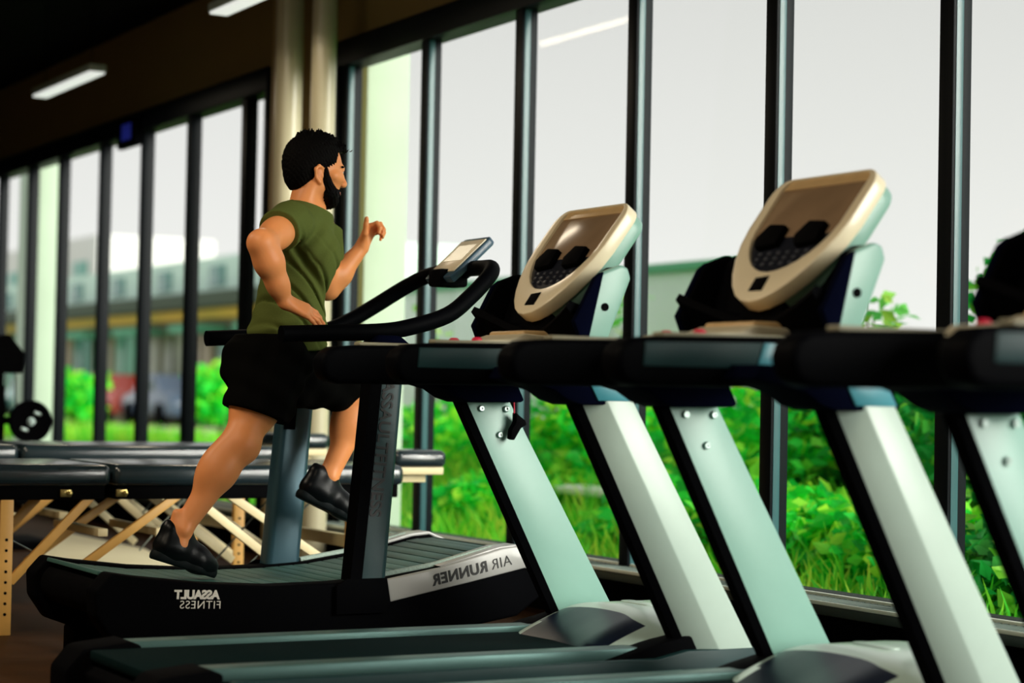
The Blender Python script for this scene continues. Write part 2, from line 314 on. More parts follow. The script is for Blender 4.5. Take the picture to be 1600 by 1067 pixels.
def make_treadmill():
    t = thing('treadmill', '', 'treadmill', (OX, YC, 0), 0, 'treadmills with tilted cream consoles')
    # deck
    obj('deck_frame', prism_xz('deck_frame', L([(1.80, 0.05), (1.78, 0.12), (1.84, 0.165), (3.35, 0.165), (3.95, 0.16), (3.98, 0.05)]), -0.405, 0.405, 0.01), BLACK, t)
    obj('belt', box('belt', (1.80-OX, -0.255, 0.155), (3.45-OX, 0.255, 0.186), 0.008), BELT, t)
    for s in (-1, 1):
        y0, y1 = sorted((s*0.275, s*0.36))
        obj('foot_rail', box('foot_rail', (1.90-OX, y0, 0.16), (3.40-OX, y1, 0.202), 0.006), mat('teal_steel_rail', (0.08, 0.17, 0.16), 0.4, metal=0.4, vary=0.05), t)
        y0, y1 = sorted((s*0.40, s*0.432))
        sk = obj('side_skirt', prism_xz('side_skirt', L([(1.97, 0.09), (1.93, 0.12), (1.98, 0.176), (3.30, 0.176), (3.40, 0.196), (3.68, 0.196), (3.74, 0.09)]), y0, y1, 0.006), TEALM, t)
        obj('skirt_strip', box('skirt_strip', (2.0-OX, min(s*0.430, s*0.436), 0.10), (3.38-OX, max(s*0.430, s*0.436), 0.142), 0.002), mat('teal_steel_rail', (0.08, 0.17, 0.16), 0.4, metal=0.4, vary=0.05), sk)
        obj('rear_cap', prism_xz('rear_cap', L([(1.73, 0.04), (1.73, 0.13), (1.78, 0.19), (1.92, 0.206), (1.96, 0.19), (1.93, 0.04)]), *sorted((s*0.25, s*0.41)), 0.012), BLACK, t)
        obj('foot', lathe('foot', [(0.035, 0.0), (0.035, 0.03), (0.015, 0.035), (0.015, 0.06)], 'Z', 14), BLACKM, t, (2.0-OX, s*0.34, 0))
        obj('foot', lathe('foot', [(0.035, 0.0), (0.035, 0.03), (0.015, 0.035), (0.015, 0.06)], 'Z', 14), BLACKM, t, (3.8-OX, s*0.34, 0))
    # motor hood: a domed loft between the uprights
    bm = bmesh.new(); NU, NV = 20, 18; G = []
    for j in range(NV+1):
        v = j/NV*2-1; y = v*0.325; row = []
        xr = 3.16-OX + 0.05*(1-abs(v))**1.0*0.6 + 0.30*max(0, abs(v)-0.55)**1.4*1.2; xf = 3.76-OX - 0.26*max(0, abs(v)-0.25)**1.3
        for i in range(NU+1):
            q = i/NU; x = xr + (xf-xr)*q
            dome = (1-abs(v)**3.2)
            h = 0.185 + (0.045+0.058*dome)*min(1, (q/0.42))**0.85 * (1 - 0.55*max(0, (q-0.86)/0.14)**2)
            if q == 0 : h = 0.187
            row.append(bm.verts.new((x, y, h)))
        G.append(row)
    P3 = [[v.co.copy() for v in row] for row in G]; bm.free()
    def hood_piece(nm, sel, m, par):
        b_ = bmesh.new(); vv = {}
        def gv(j, i):
            if (j, i) not in vv: vv[(j, i)] = b_.verts.new(P3[j][i])
            return vv[(j, i)]
        for j in range(NV):
            for i in range(NU):
                if sel(j, i): b_.faces.new((gv(j, i), gv(j, i+1), gv(j+1, i+1), gv(j+1, i)))
        rim = [e for e in b_.edges if e.is_boundary]; ex = bmesh.ops.extrude_edge_only(b_, edges=rim)
        for v in [g for g in ex['geom'] if isinstance(g, bmesh.types.BMVert)]: v.co.z = 0.155
        return obj(nm, finish(b_, nm, 60), m, par)
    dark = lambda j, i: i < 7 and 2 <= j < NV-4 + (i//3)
    hood = hood_piece('motor_hood', lambda j, i: not dark(j, i), mat('mint_hood_paint', (0.52, 0.66, 0.60), 0.3, spec=0.5, vary=0.03, coat=0.3), t)
    hood_piece('hood_reflection', dark, mat('navy_reflection', (0.004, 0.008, 0.025), 0.3, spec=0.25), hood)  # dark reflection on the rear slope, put in as a navy piece
    obj('hood_badge', prism_frame('hood_badge', rounded(0.05, 0.17, 0.022, 0.03), (3.52-OX, -0.055, 0.2875), (1, 0, 0), (0, 1, 0), (0, 0, 1), -0.002, 0.003, 0.001), WHITEP, hood)
    for s in (-1, 1):
        obj('hood_skirt', prism_xz('hood_skirt', L([(3.12, 0.16), (3.30, 0.21), (3.46, 0.245), (3.62, 0.24), (3.72, 0.16)]), *sorted((s*0.30, s*0.40)), 0.008), BLACK, t)
    # uprights
    for s in (-1, 1):
        def line(z, off): return 3.04+(0.925-z)*0.525+off
        # outer cross-section with a wide rear chamfer, swept from top to foot
        bm = bmesh.new(); rings = []
        for z in (0.935, 0.17):
            xr = 3.04+(0.925-z)*0.525-OX; wd = 0.158+(0.925-z)*0.075
            sec = [(xr-0.005, 0.335), (xr-0.005, 0.385), (xr+wd*0.42, 0.428), (xr+wd, 0.428), (xr+wd+0.004, 0.335)]
            rings.append([bm.verts.new((x, s*y, z)) for x, y in sec])
        n = 5
        for A, B in zip(rings, rings[1:]):
            for i in range(n): bm.faces.new((A[i], A[(i+1) % n], B[(i+1) % n], B[i]))
        bm.faces.new(rings[0]); bm.faces.new(rings[-1][::-1]); bmesh.ops.recalc_face_normals(bm, faces=bm.faces); bev(bm, 0.004, 2)
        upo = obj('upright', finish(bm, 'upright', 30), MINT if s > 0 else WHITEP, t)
        # black trim along the rear face
        bm = bmesh.new(); rings = []
        for z in (0.935, 0.60, 0.30, 0.20):
            xr = 3.04+(0.925-z)*0.525-OX-0.004
            rings.append([bm.verts.new((x, s*y, z)) for x, y in ((xr-0.022, 0.340), (xr-0.022, 0.38), (xr+0.004, 0.392), (xr+0.004, 0.33))])
        for A, B in zip(rings, rings[1:]):
            for i in range(4): bm.faces.new((A[i], A[(i+1) % 4], B[(i+1) % 4], B[i]))
        bm.faces.new(rings[0]); bm.faces.new(rings[-1][::-1])
        obj('rear_trim', finish(bm, 'rear_trim', 30), BLACK, upo)
        if s > 0:
            for bx_, bz in ((3.098, 0.896), (3.190, 0.896), (3.168, 0.812)):
                o_ = obj('bolt', lathe('bolt', [(0.011, 0.0), (0.011, -0.004), (0.008, -0.008), (0.004, -0.008), (0.0038, -0.004)], 'Y', 14), STEEL, upo, (bx_-OX, 0.333, bz))
        # collar joining upright and handrail
        cl = obj('collar', prism_xz('collar', L([(2.78, 0.985), (2.86, 0.972), (2.93, 0.955), (2.975, 0.928), (3.02, 0.915), (3.205, 0.918), (3.215, 0.925), (3.165, 1.02), (2.80, 1.02)]), *sorted((s*0.255, s*0.425)), 0.012, 3), NAVY, t)
        obj('collar_panel', prism_xz('collar_panel', L([(3.075, 0.928), (3.20, 0.928), (3.155, 1.0), (3.035, 1.0)]), *sorted((s*0.424, s*0.431)), 0.002), CYANP, cl)
        # handrail: padded bar with rounded rear end and a lighter top band
        prof = [(2.50, 0.985), (2.485, 1.02), (2.495, 1.055), (2.53, 1.077), (2.60, 1.083), (3.0, 1.092), (3.30, 1.108), (3.34, 1.09), (3.33, 1.0), (3.20, 0.975), (2.80, 0.966), (2.55, 0.964), (2.515, 0.970)]
        hr = obj('handrail', prism_xz('handrail', L(prof), *sorted((s*0.215, s*0.30)), 0.022, 4), RAILM, t)
        obj('rail_lit_band', prism_xz('rail_lit_band', L([(2.555, 1.012), (2.56, 1.068), (2.893, 1.074), (2.872, 1.012)]), *sorted((s*0.2985, s*0.3035)), 0.002), TEALM, hr)  # teal of the bar's lit upper bevel, painted on its side
        obj('rail_lit_patch', prism_xz('rail_lit_patch', L([(2.876, 1.012), (2.897, 1.074), (2.965, 1.076), (2.945, 1.012)]), *sorted((s*0.2985, s*0.304)), 0.002), CYANP, hr)  # paler lit spot where the bar bends, also painted on
        obj('rail_top', box('rail_top', (2.62-OX, min(s*0.235, s*0.28), 1.083), (3.02-OX, max(s*0.235, s*0.28), 1.094), 0.004), mat('tan_rail_top', (0.34, 0.32, 0.22), 0.5), hr)
    # cross bar and control pod
    obj('cross_bar', box('cross_bar', (3.06-OX, -0.29, 0.99), (3.30-OX, 0.29, 1.10), 0.02, 3), BLACK, t)
    pod = obj('control_pod', prism_xz('control_pod', L([(2.80, 1.075), (2.82, 1.098), (2.95, 1.108), (3.0, 1.125), (3.10, 1.12), (3.12, 1.08)]), -0.13, 0.13, 0.008), mat('cream_pod', (0.72, 0.66, 0.48), 0.4), t)
    for yy in (-0.08, 0.07): obj('stop_button', lathe('stop_button', [(0.016, 0), (0.016, 0.008), (0.01, 0.013)], 'Z', 14), RED, pod, (2.86-OX, yy, 1.098))
    obj('pod_rest', box('pod_rest', (3.0-OX, -0.11, 1.112), (3.11-OX, 0.11, 1.136), 0.01, 3), GOLD, pod)
    # book tray
    bm = bmesh.new(); rows = []
    for k in range(17):
        y = -0.30+0.60*k/16; e = abs(y)/0.30; lz = 1.118+0.085*e**1.3; lx = 3.085-0.048*e**1.5
        sec = [(lx, lz), (lx+0.012, lz+0.018), (3.12, lz-0.004), (3.155, 1.17), (3.20, 1.31), (3.226, 1.33), (3.24, 1.295), (3.165, 1.095), (3.12, 1.09), (lx+0.03, lz-0.035)]
        rows.append([bm.verts.new((x-OX, y, z)) for x, z in sec])
    for A, B2 in zip(rows, rows[1:]):
        for i in range(10): bm.faces.new((A[i], A[(i+1) % 10], B2[(i+1) % 10], B2[i]))
    bm.faces.new(rows[0]); bm.faces.new(rows[-1][::-1])
    tray = obj('tray', finish(bm, 'tray', 40), BLACK, t)
    for s in (-1, 1):
        cap = obj('tray_cap', prism_xz('tray_cap', L([(3.125, 1.29), (3.145, 1.308), (3.21, 1.333), (3.236, 1.325), (3.246, 1.292), (3.162, 1.09), (3.085, 1.09), (3.055, 1.16)]), *sorted((s*0.298, s*0.325)), 0.010, 3), MINT if s < 0 else BLACK, tray)
        obj('cap_hole', lathe('cap_hole', [(0.012, -0.004), (0.012, 0.004), (0.007, 0.0045)], 'Y', 14), BLACKM, cap, (3.155-OX, s*0.3245, 1.205))
        obj('tray_front', prism_xz('tray_front', L([(3.12, 1.29), (3.142, 1.306), (3.15, 1.31), (3.10, 1.10), (3.08, 1.092), (3.05, 1.16)]), *sorted((s*0.305, s*0.328)), 0.004), NAVY, tray)
    # tilted console
    a = math.radians(53.5); vx = Vector((math.cos(a), 0, math.sin(a))); nz = Vector((-math.sin(a), 0, math.cos(a)))
    org = Vector((3.064-OX, -0.01, 1.182)); uy = Vector((0, 1, 0))
    out = rounded(0.44, 0.43, 0.06, 0.26)
    inn = [(u*0.84, 0.10 + v*0.735) for u, v in rounded(0.44, 0.44, 0.04, 0.20)]
    back = [(u*0.97, 0.01+v*0.96) for u, v in out]
    cs = obj('console', prism_frame('console', back, org, uy, vx, nz, -0.075, -0.012, 0.018, 3), MINT, t)
    obj('console_frame', ring_frame('console_frame', out, inn, org, uy, vx, nz, -0.03, 0.012), CREAM, cs)
    lo = [(u*0.99, v) for u, v in inn if v < 0.22]; 
    obj('keypad', prism_frame('keypad', [(u, min(v, 0.225)) for u, v in inn], org, uy, vx, nz, -0.02, 0.002, 0), KEYPAD, cs)
    obj('display', prism_frame('display', [(-0.183, 0.225), (0.183, 0.225), (0.184, 0.39), (0.16, 0.425), (-0.16, 0.425), (-0.184, 0.39)], org, uy, vx, nz, -0.02, 0.003, 0.001), SCREEN, cs)
    obj('brow', prism_frame('brow', [(-0.18, 0.395), (0.18, 0.395), (0.165, 0.43), (-0.165, 0.43)], org, uy, vx, nz, 0.0, 0.006, 0.002), GOLD, cs)
    for s in (-1, 1):
        obj('fan_vent', prism_frame('fan_vent', [(s*0.085-0.05, 0.19), (s*0.085+0.035, 0.18), (s*0.085+0.058, 0.215), (s*0.085+0.03, 0.262), (s*0.085-0.045, 0.255)], org, uy, vx, nz, -0.005, 0.022, 0.006), BLACKM, cs)
    obj('card_slot', prism_frame('card_slot', [(-0.03, 0.035), (0.03, 0.035), (0.034, 0.08), (-0.024, 0.085)], org, uy, vx, nz, -0.005, 0.014, 0.002), BLACKM, cs)
    for r in range(3):
        for c in range(6):
            obj('key', prism_frame('key', [(-0.008, -0.005), (0.008, -0.005), (0.008, 0.005), (-0.008, 0.005)], org + uy*(-0.10+0.04*c) + vx*(0.135+0.018*r), uy, vx, nz, 0.001, 0.005, 0.001), mat('grey_key', (0.035, 0.04, 0.055), 0.4), cs)
    obj('neck', box('neck', (3.10-OX, -0.09, 1.06), (3.20-OX, 0.09, 1.24), 0.015), BLACK, t)
    return t

tm = make_treadmill()
PITCH = 1.18
labels = ['furthest of the three treadmills with cream consoles, beside the runner, safety clip on its upright',
          'middle treadmill with cream console, its whole tilted screen seen against the sky',
          'nearest treadmill, cut off at the right edge, only rail, tray tip and upright showing']
tms = [tm]
for k in (1, 2):
    c = copy_tree(tm); c.location = (OX, YC-PITCH*k, 0); tms.append(c)
for o_, l_ in zip(tms, labels): o_['label'] = l_
kc = obj('safety_clip', prism_xz('safety_clip', [(0.205, 0.885), (0.222, 0.872), (0.24, 0.86), (0.245, 0.845), (0.225, 0.835), (0.20, 0.795), (0.186, 0.80), (0.19, 0.83), (0.205, 0.855)], 0.29, 0.32, 0.004), BLACKM, tm)
obj('cord', tube('cord', [(0.205, 0.305, 0.88), (0.20, 0.30, 0.93), (0.17, 0.29, 0.97)], 0.003, 6), RED, kc)

# ------------------------------------------------------------------ curved slat treadmill under the runner
AX, AY = 2.7, 6.67
ct = thing('curved_treadmill', 'black and white curved slat-belt treadmill under the running man', 'treadmill', (AX, AY, 0))
TOPC = [(1.98, 0.300), (2.03, 0.355), (2.12, 0.340), (2.34, 0.314), (2.58, 0.300), (2.80, 0.303), (2.99, 0.315), (3.20, 0.347), (3.44, 0.405), (3.50, 0.408), (3.58, 0.372), (3.61, 0.31)]
def A_(pts): return [(x-AX, z) for x, z in pts]
_bx = [1.97, 2.03, 2.12, 2.31, 2.58, 2.80, 2.99, 3.20, 3.42, 3.50]; _bz = [0.345, 0.352, 0.330, 0.307, 0.296, 0.298, 0.310, 0.341, 0.392, 0.398]
def zb(x): return float(np.interp(x, _bx, _bz))
for s in (-1, 1):
    y0, y1 = sorted((s*0.295, s*0.40))
    sf = obj('side_frame', prism_xz('side_frame', A_(TOPC + [(3.60, 0.24), (3.50, 0.17), (3.20, 0.12), (2.15, 0.10), (2.04, 0.14), (1.985, 0.22)]), y0, y1, 0.012, 3), BLACK, ct)
    y0, y1 = sorted((s*0.39, s*0.412))
    sh = obj('front_shroud', prism_xz('front_shroud', A_([(2.985, 0.312), (3.20, 0.349), (3.43, 0.409), (3.50, 0.416), (3.585, 0.378), (3.62, 0.31), (3.60, 0.285), (3.565, 0.328), (3.52, 0.338), (3.30, 0.293), (3.00, 0.235)]), y0, y1, 0.006, 3), SHROUD, ct)
    obj('shroud_top', prism_xz('shroud_top', A_([(3.20, 0.346), (3.43, 0.402), (3.50, 0.408), (3.585, 0.372), (3.612, 0.31), (3.625, 0.312), (3.592, 0.382), (3.50, 0.419), (3.425, 0.413), (3.19, 0.352)]), *sorted((s*0.30, s*0.395)), 0.003), SHROUD, sh)
    obj('edge_trim', tube('edge_trim', [(x-AX, s*0.345, z+0.004) for x, z in TOPC[6:8]] + [(3.42-AX, s*0.345, 0.405)], 0.011, 8), TRIM, ct)
    obj('foot', box('foot', (2.12-AX, min(s*0.28, s*0.40), 0), (2.30-AX, max(s*0.28, s*0.40), 0.11), 0.01), BLACKM, ct)
    obj('foot', box('foot', (3.25-AX, min(s*0.28, s*0.40), 0), (3.45-AX, max(s*0.28, s*0.40), 0.13), 0.01), BLACKM, ct)
    # upright
    bm = bmesh.new(); rings = []
    for z, x0, x1 in ((0.24, 2.845, 2.975), (0.31, 2.853, 2.985), (1.12, 2.925, 3.045)):
        rings.append([bm.verts.new((x-AX, s*0.37+dy, z)) for x, dy in ((x0, -0.045), (x1, -0.045), (x1, 0.045), (x0, 0.045))])
    for A, B in zip(rings, rings[1:]):
        for i in range(4): bm.faces.new((A[i], A[(i+1) % 4], B[(i+1) % 4], B[i]))
    bm.faces.new(rings[0]); bm.faces.new(rings[-1]); bmesh.ops.recalc_face_normals(bm, faces=bm.faces); bev(bm, 0.022, 4)
    upo = obj('upright', finish(bm, 'upright', 50), TEALST if s < 0 else BLUEST, ct)
    if s < 0:
        bm = bmesh.new(); rings = []  # black sheet on the near post, painting its shaded rear side
        for z, x0 in ((0.31, 2.849), (1.06, 2.916)): rings.append([bm.verts.new((x-AX, s*0.37+dy, z)) for x, dy in ((x0, -0.0475), (x0+0.042, -0.0475), (x0+0.042, -0.044), (x0+0.01, 0.03), (x0, 0.03))])
        for i in range(5): bm.faces.new((rings[0][i], rings[0][(i+1) % 5], rings[1][(i+1) % 5], rings[1][i]))
        bm.faces.new(rings[0]); bm.faces.new(rings[1][::-1]); obj('upright_shade', finish(bm, 'upright_shade', 30), BLACK, upo)
    obj('upright_collar', prism_xz('upright_collar', A_([(2.905, 1.04), (3.055, 1.04), (3.065, 1.10), (3.02, 1.135), (2.93, 1.135), (2.90, 1.09)]), *sorted((s*0.37-0.05, s*0.37+0.05)), 0.015, 3), NAVY, upo)
    obj('upright_boot', prism_xz('upright_boot', A_([(2.80, 0.20), (2.80, 0.295), (2.84, 0.318), (2.985, 0.318), (3.0, 0.235), (2.98, 0.20)]), *sorted((s*0.405, s*0.418)), 0.003), BLACK, upo)
    if s < 0:
        me = text_mesh('vertical_lettering', 'ASSAULTFITNESS', 0.060, 0.0012, 0.0012, 0, 1.02)
        d = Vector((-0.094, 0, -0.9955)); 
        place_text('vertical_lettering', me, TEXTK, upo, (2.958-AX, s*0.37-0.0462, 0.985), d, Vector((-0.9955, 0, 0.094))*-1, (0, -1, 0))
    else:
        obj('label_plate', prism_xz('label_plate', A_([(2.905, 0.80), (2.95, 0.80), (2.957, 0.90), (2.912, 0.90)]), s*0.37-0.048, s*0.37-0.044, 0.0), BLACK, upo)
me = text_mesh('shroud_lettering', 'AIR', 0.052, -0.0004, 0.001, 0, 1.05)
ux = Vector((-0.978, 0, -0.208)); uyv = Vector((-0.208, 0, 0.978))
place_text('shroud_lettering', me, TEXTK, ct, (3.468-AX, -0.4128, 0.352), ux, uyv, (0, -1, 0))
me = text_mesh('shroud_lettering', 'RUNNER', 0.052, 0.0016, 0.001, 0, 1.08)
place_text('shroud_lettering', me, TEXTK, ct, Vector((3.468-AX, -0.4128, 0.352)) + ux*0.096, ux, uyv, (0, -1, 0))
ux = Vector((-0.9993, 0, 0.035)); uyv = Vector((0.035, 0, 0.9993))
me = text_mesh('side_lettering', 'ASSAULT', 0.0385, 0.0018, 0.001, 0, 0.96)
place_text('side_lettering', me, TEXTW, ct, (2.392-AX, -0.4015, 0.264), ux, uyv, (0, -1, 0))
me = text_mesh('side_lettering', 'FITNESS', 0.0365, -0.0002, 0.001, 0, 1.12)
place_text('side_lettering', me, TEXTW, ct, (2.400-AX, -0.4015, 0.232), ux, uyv, (0, -1, 0))
# the slats of the belt, one by one
sl = box('slat', (-0.0265, -0.285, -0.014), (0.0265, 0.285, 0), 0.003)
x = 2.05
while x < 3.52:
    a = math.atan2(zb(x+0.02)-zb(x-0.02), 0.04)
    obj('slat', sl, SLAT, ct, (x-AX, 0, zb(x)), (0, -a, 0)); x += 0.0575*math.cos(a)
for k in range(6):
    a = -0.35-k*0.42; obj('slat', sl, SLAT, ct, (3.50-AX+0.10*math.cos(PI/2-0.28-k*0.45), 0, 0.30+0.098*math.sin(PI/2-0.28-k*0.45)), (0, 0.28+k*0.45, 0))
obj('front_drum', lathe('front_drum', [(0.075, -0.29), (0.082, -0.28), (0.082, 0.28), (0.075, 0.29)], 'Y', 24), BLACKM, ct, (3.50-AX, 0, 0.30))
obj('rear_drum', lathe('rear_drum', [(0.062, -0.29), (0.068, -0.28), (0.068, 0.28), (0.062, 0.29)], 'Y', 24), BLACKM, ct, (2.07-AX, 0, 0.265))
obj('cross_member', box('cross_member', (2.15-AX, -0.30, 0.12), (3.4-AX, 0.30, 0.2), 0.01), BLACKM, ct)
hp = [(2.60, 6.30, 1.128), (2.75, 6.30, 1.136), (2.95, 6.30, 1.147), (3.07, 6.30, 1.166), (3.218, 6.305, 1.213), (3.316, 6.32, 1.283), (3.40, 6.35, 1.355), (3.455, 6.43, 1.393), (3.475, 6.55, 1.40), (3.48, 6.67, 1.402), (3.475, 6.82, 1.40), (3.45, 6.94, 1.385), (3.38, 7.01, 1.335), (3.28, 7.035, 1.268), (3.17, 7.04, 1.205), (3.05, 7.04, 1.160), (2.90, 7.04, 1.143), (2.77, 7.04, 1.136), (2.615, 7.04, 1.126)]
obj('handlebar', tube('handlebar', [(p.x-AX, p.y-AY, p.z) for p in spline(hp, 5)], 0.029, 14), RAILM, ct)
a = math.radians(43); vx = Vector((math.cos(a), 0, math.sin(a))); nz = Vector((-math.sin(a), 0, math.cos(a))); og = Vector((3.395-AX, 0.05, 1.355))
dc = obj('console', prism_frame('console', [(-0.10, 0.0), (0.10, 0.0), (0.11, 0.05), (0.11, 0.215), (0.095, 0.23), (-0.095, 0.23), (-0.11, 0.215), (-0.11, 0.05)], og, (0, 1, 0), vx, nz, -0.012, 0.018, 0.006), mat('blue_grey_shell', (0.04, 0.09, 0.14), 0.3), ct)
obj('console_face', prism_frame('console_face', [(-0.095, 0.03), (0.095, 0.03), (0.098, 0.21), (-0.098, 0.21)], og, (0, 1, 0), vx, nz, 0.017, 0.022, 0.001), CREAM, dc)
obj('console_screen', prism_frame('console_screen', [(-0.07, 0.09), (0.07, 0.09), (0.07, 0.18), (-0.07, 0.18)], og, (0, 1, 0), vx, nz, 0.0215, 0.0235, 0), mat('pale_lcd', (0.52, 0.52, 0.30), 0.25), dc)
obj('console_bracket', box('console_bracket', (3.37-AX, 0.0, 1.335), (3.49-AX, 0.10, 1.40), 0.012), BLACKM, ct)
obj('console_clamp', lathe('console_clamp', [(0.034, -0.05), (0.038, -0.03), (0.038, 0.03), (0.034, 0.05)], 'Y', 16), BLACKM, ct, (3.475-AX, 0.05, 1.40))

# ------------------------------------------------------------------ signed-distance modelling for the runner
V3 = lambda *a: np.array(a, np.float32)
def cone(a, b, ra, rb, k=0.03): return ('c', V3(*a), V3(*b), ra, rb, k)
def ell(c, r, k=0.03, ry=0.0, rz=0.0): return ('e', V3(*c), V3(*r), ry, rz, k)
def sdf_eval(p, X, Y, Z):
    if p[0] == 'c':
        _, a, b, ra, rb, k = p; ab = b-a; L2 = float(ab@ab)+1e-9
        px, py, pz = X-a[0], Y-a[1], Z-a[2]
        t = np.clip((px*ab[0]+py*ab[1]+pz*ab[2])/L2, 0, 1)
        return np.sqrt((px-t*ab[0])**2+(py-t*ab[1])**2+(pz-t*ab[2])**2) - (ra+(rb-ra)*t)
    _, c, r, ry, rz, k = p
    px, py, pz = X-c[0], Y-c[1], Z-c[2]
    if rz: px, py = px*math.cos(rz)+py*math.sin(rz), -px*math.sin(rz)+py*math.cos(rz)
    if ry: px, pz = px*math.cos(ry)+pz*math.sin(ry), -px*math.sin(ry)+pz*math.cos(ry)
    k0 = np.sqrt((px/r[0])**2+(py/r[1])**2+(pz/r[2])**2); k1 = np.sqrt((px/r[0]**2)**2+(py/r[1]**2)**2+(pz/r[2]**2)**2)+1e-6
    return k0*(k0-1.0)/k1
def sdf_mesh(name, prims, res, cut=None, disp=None, pad=0.03):
    lo = np.full(3, 1e9); hi = np.full(3, -1e9)
    def bb(p):
        if p[0] == 'c':
            r = max(p[3], p[4]); return np.minimum(p[1], p[2])-r, np.maximum(p[1], p[2])+r
        r = float(max(p[2])); return p[1]-r, p[1]+r
    for p in prims:
        a, b = bb(p); lo = np.minimum(lo, a); hi = np.maximum(hi, b)
    lo -= pad; hi += pad; n = np.ceil((hi-lo)/res).astype(int)+1
    D = np.full(n, 0.2, np.float32)
    ax = [lo[i]+res*np.arange(n[i], dtype=np.float64) for i in range(3)]; ax = [a.astype(np.float32) for a in ax]
    for p in prims:
        a, b = bb(p); m = 0.05
        i0 = np.maximum(((a-m-lo)/res).astype(int), 0); i1 = np.minimum(((b+m-lo)/res).astype(int)+2, n)
        sl_ = tuple(slice(i0[i], i1[i]) for i in range(3))
        X = ax[0][sl_[0]][:, None, None]; Y = ax[1][sl_[1]][None, :, None]; Z = ax[2][sl_[2]][None, None, :]
        d = sdf_eval(p, X, Y, Z); k = p[-1]; o_ = D[sl_]
        h = np.maximum(k-np.abs(o_-d), 0)/k
        D[sl_] = np.minimum(o_, d) - h*h*k*0.25
    X = ax[0][:, None, None]; Y = ax[1][None, :, None]; Z = ax[2][None, None, :]
    if disp is not None: D = D + disp(X, Y, Z)
    if cut is not None: D = np.maximum(D, cut(X, Y, Z))
    # surface nets
    I = D < 0; nx, ny, nz_ = n
    cor = [(i, j, k) for i in (0, 1) for j in (0, 1) for k in (0, 1)]
    cnt = np.zeros((nx-1, ny-1, nz_-1), np.int8)
    for i, j, k in cor: cnt += I[i:nx-1+i, j:ny-1+j, k:nz_-1+k]
    act = np.argwhere((cnt > 0) & (cnt < 8))
    idx = np.full(cnt.shape, -1, np.int64); idx[tuple(act.T)] = np.arange(len(act))
    acc = np.zeros((len(act), 3)); num = np.zeros(len(act))
    edges = [(a, b) for a in cor for b in cor if sum(abs(a[q]-b[q]) for q in range(3)) == 1 and a < b]
    for a, b in edges:
        va = D[act[:, 0]+a[0], act[:, 1]+a[1], act[:, 2]+a[2]]; vb = D[act[:, 0]+b[0], act[:, 1]+b[1], act[:, 2]+b[2]]
        m = (va < 0) != (vb < 0); t = np.where(m, va/(va-vb+1e-12), 0)
        pt = np.array(a)[None]+(np.array(b)-np.array(a))[None]*t[:, None]
        acc += pt*m[:, None]; num += m
    V = lo + (act + acc/num[:, None])*res
    F = []
    for ax_ in range(3):
        u, v = (ax_+1) % 3, (ax_+2) % 3
        sA = [slice(None)]*3; sB = [slice(None)]*3; sA[ax_] = slice(0, n[ax_]-1); sB[ax_] = slice(1, n[ax_])
        A = I[tuple(sA)]; B = I[tuple(sB)]
        e = np.argwhere(A != B); e = e[(e[:, u] > 0) & (e[:, v] > 0) & (e[:, u] < n[u]-1) & (e[:, v] < n[v]-1)]
        fl = A[tuple(e.T)]
        def cell(du, dv):
            c = e.copy(); c[:, u] -= du; c[:, v] -= dv; return idx[tuple(c.T)]
        q = np.stack([cell(1, 1), cell(0, 1), cell(0, 0), cell(1, 0)], 1)
        q[~fl] = q[~fl][:, ::-1]; F.append(q)
    F = np.concatenate(F); F = F[(F >= 0).all(1)]
    me = bpy.data.meshes.new(name); me.vertices.add(len(V)); me.vertices.foreach_set('co', V.astype(np.float32).ravel())
    me.loops.add(F.size); me.polygons.add(len(F)); me.loops.foreach_set('vertex_index', F.astype(np.int32).ravel())
    me.polygons.foreach_set('loop_start', np.arange(0, F.size, 4, dtype=np.int32))
    me.update(calc_edges=True); me.validate()
    me.polygons.foreach_set('use_smooth', np.ones(len(me.polygons), bool))
    return me

def hand(wrist, d, nrm, thumb, curl, spread=0.012, scale=1.0, tcurl=0.3):
    """five-fingered hand: d = wrist to knuckles, nrm = out of the palm, thumb = side of the thumb"""
    wrist, d, nrm, thumb = Vector(wrist), Vector(d).normalized(), Vector(nrm), Vector(thumb)
    nrm = (nrm-d*nrm.dot(d)).normalized(); th = (thumb-d*thumb.dot(d)-nrm*thumb.dot(nrm)).normalized()
    P = []; lens = [(0.042, 0.026, 0.020), (0.046, 0.030, 0.022), (0.043, 0.028, 0.021), (0.033, 0.021, 0.018)]; base = [0.086, 0.090, 0.085, 0.076]
    for i in range(4):
        off = (1.5-i)*0.0195*scale
        kn = wrist + d*base[i]*scale + th*off
        P.append(cone(wrist+d*0.01+th*off*0.5, kn, 0.0165*scale, 0.0125*scale, 0.016))
        p = kn; ang = 0; sp = (1.5-i)*spread/0.02*0.12
        dd0 = (d + th*sp).normalized()
        for j in range(3):
            ang += curl[j]; dd = (dd0*math.cos(ang) + nrm*math.sin(ang)).normalized()
            q = p + dd*lens[i][j]*scale; r0 = (0.0098, 0.0088, 0.0080, 0.0072)[j]*scale*(0.86 if i == 3 else 1)
            P.append(cone(p, q, r0, r0*0.92, 0.005)); p = q
    b = wrist + d*0.022*scale + th*0.020*scale + nrm*0.006
    t1 = b + (th*0.72+d*0.62+nrm*0.25).normalized()*0.045*scale
    dd = (th*(0.5-tcurl)+d*0.85+nrm*tcurl).normalized(); t2 = t1 + dd*0.034*scale; t3 = t2 + (dd+nrm*tcurl*0.5).normalized()*0.026*scale
    P += [cone(b, t1, 0.017*scale, 0.0125*scale, 0.014), cone(t1, t2, 0.0118*scale, 0.0105*scale, 0.006), cone(t2, t3, 0.0105*scale, 0.0085*scale, 0.005)]
    return P

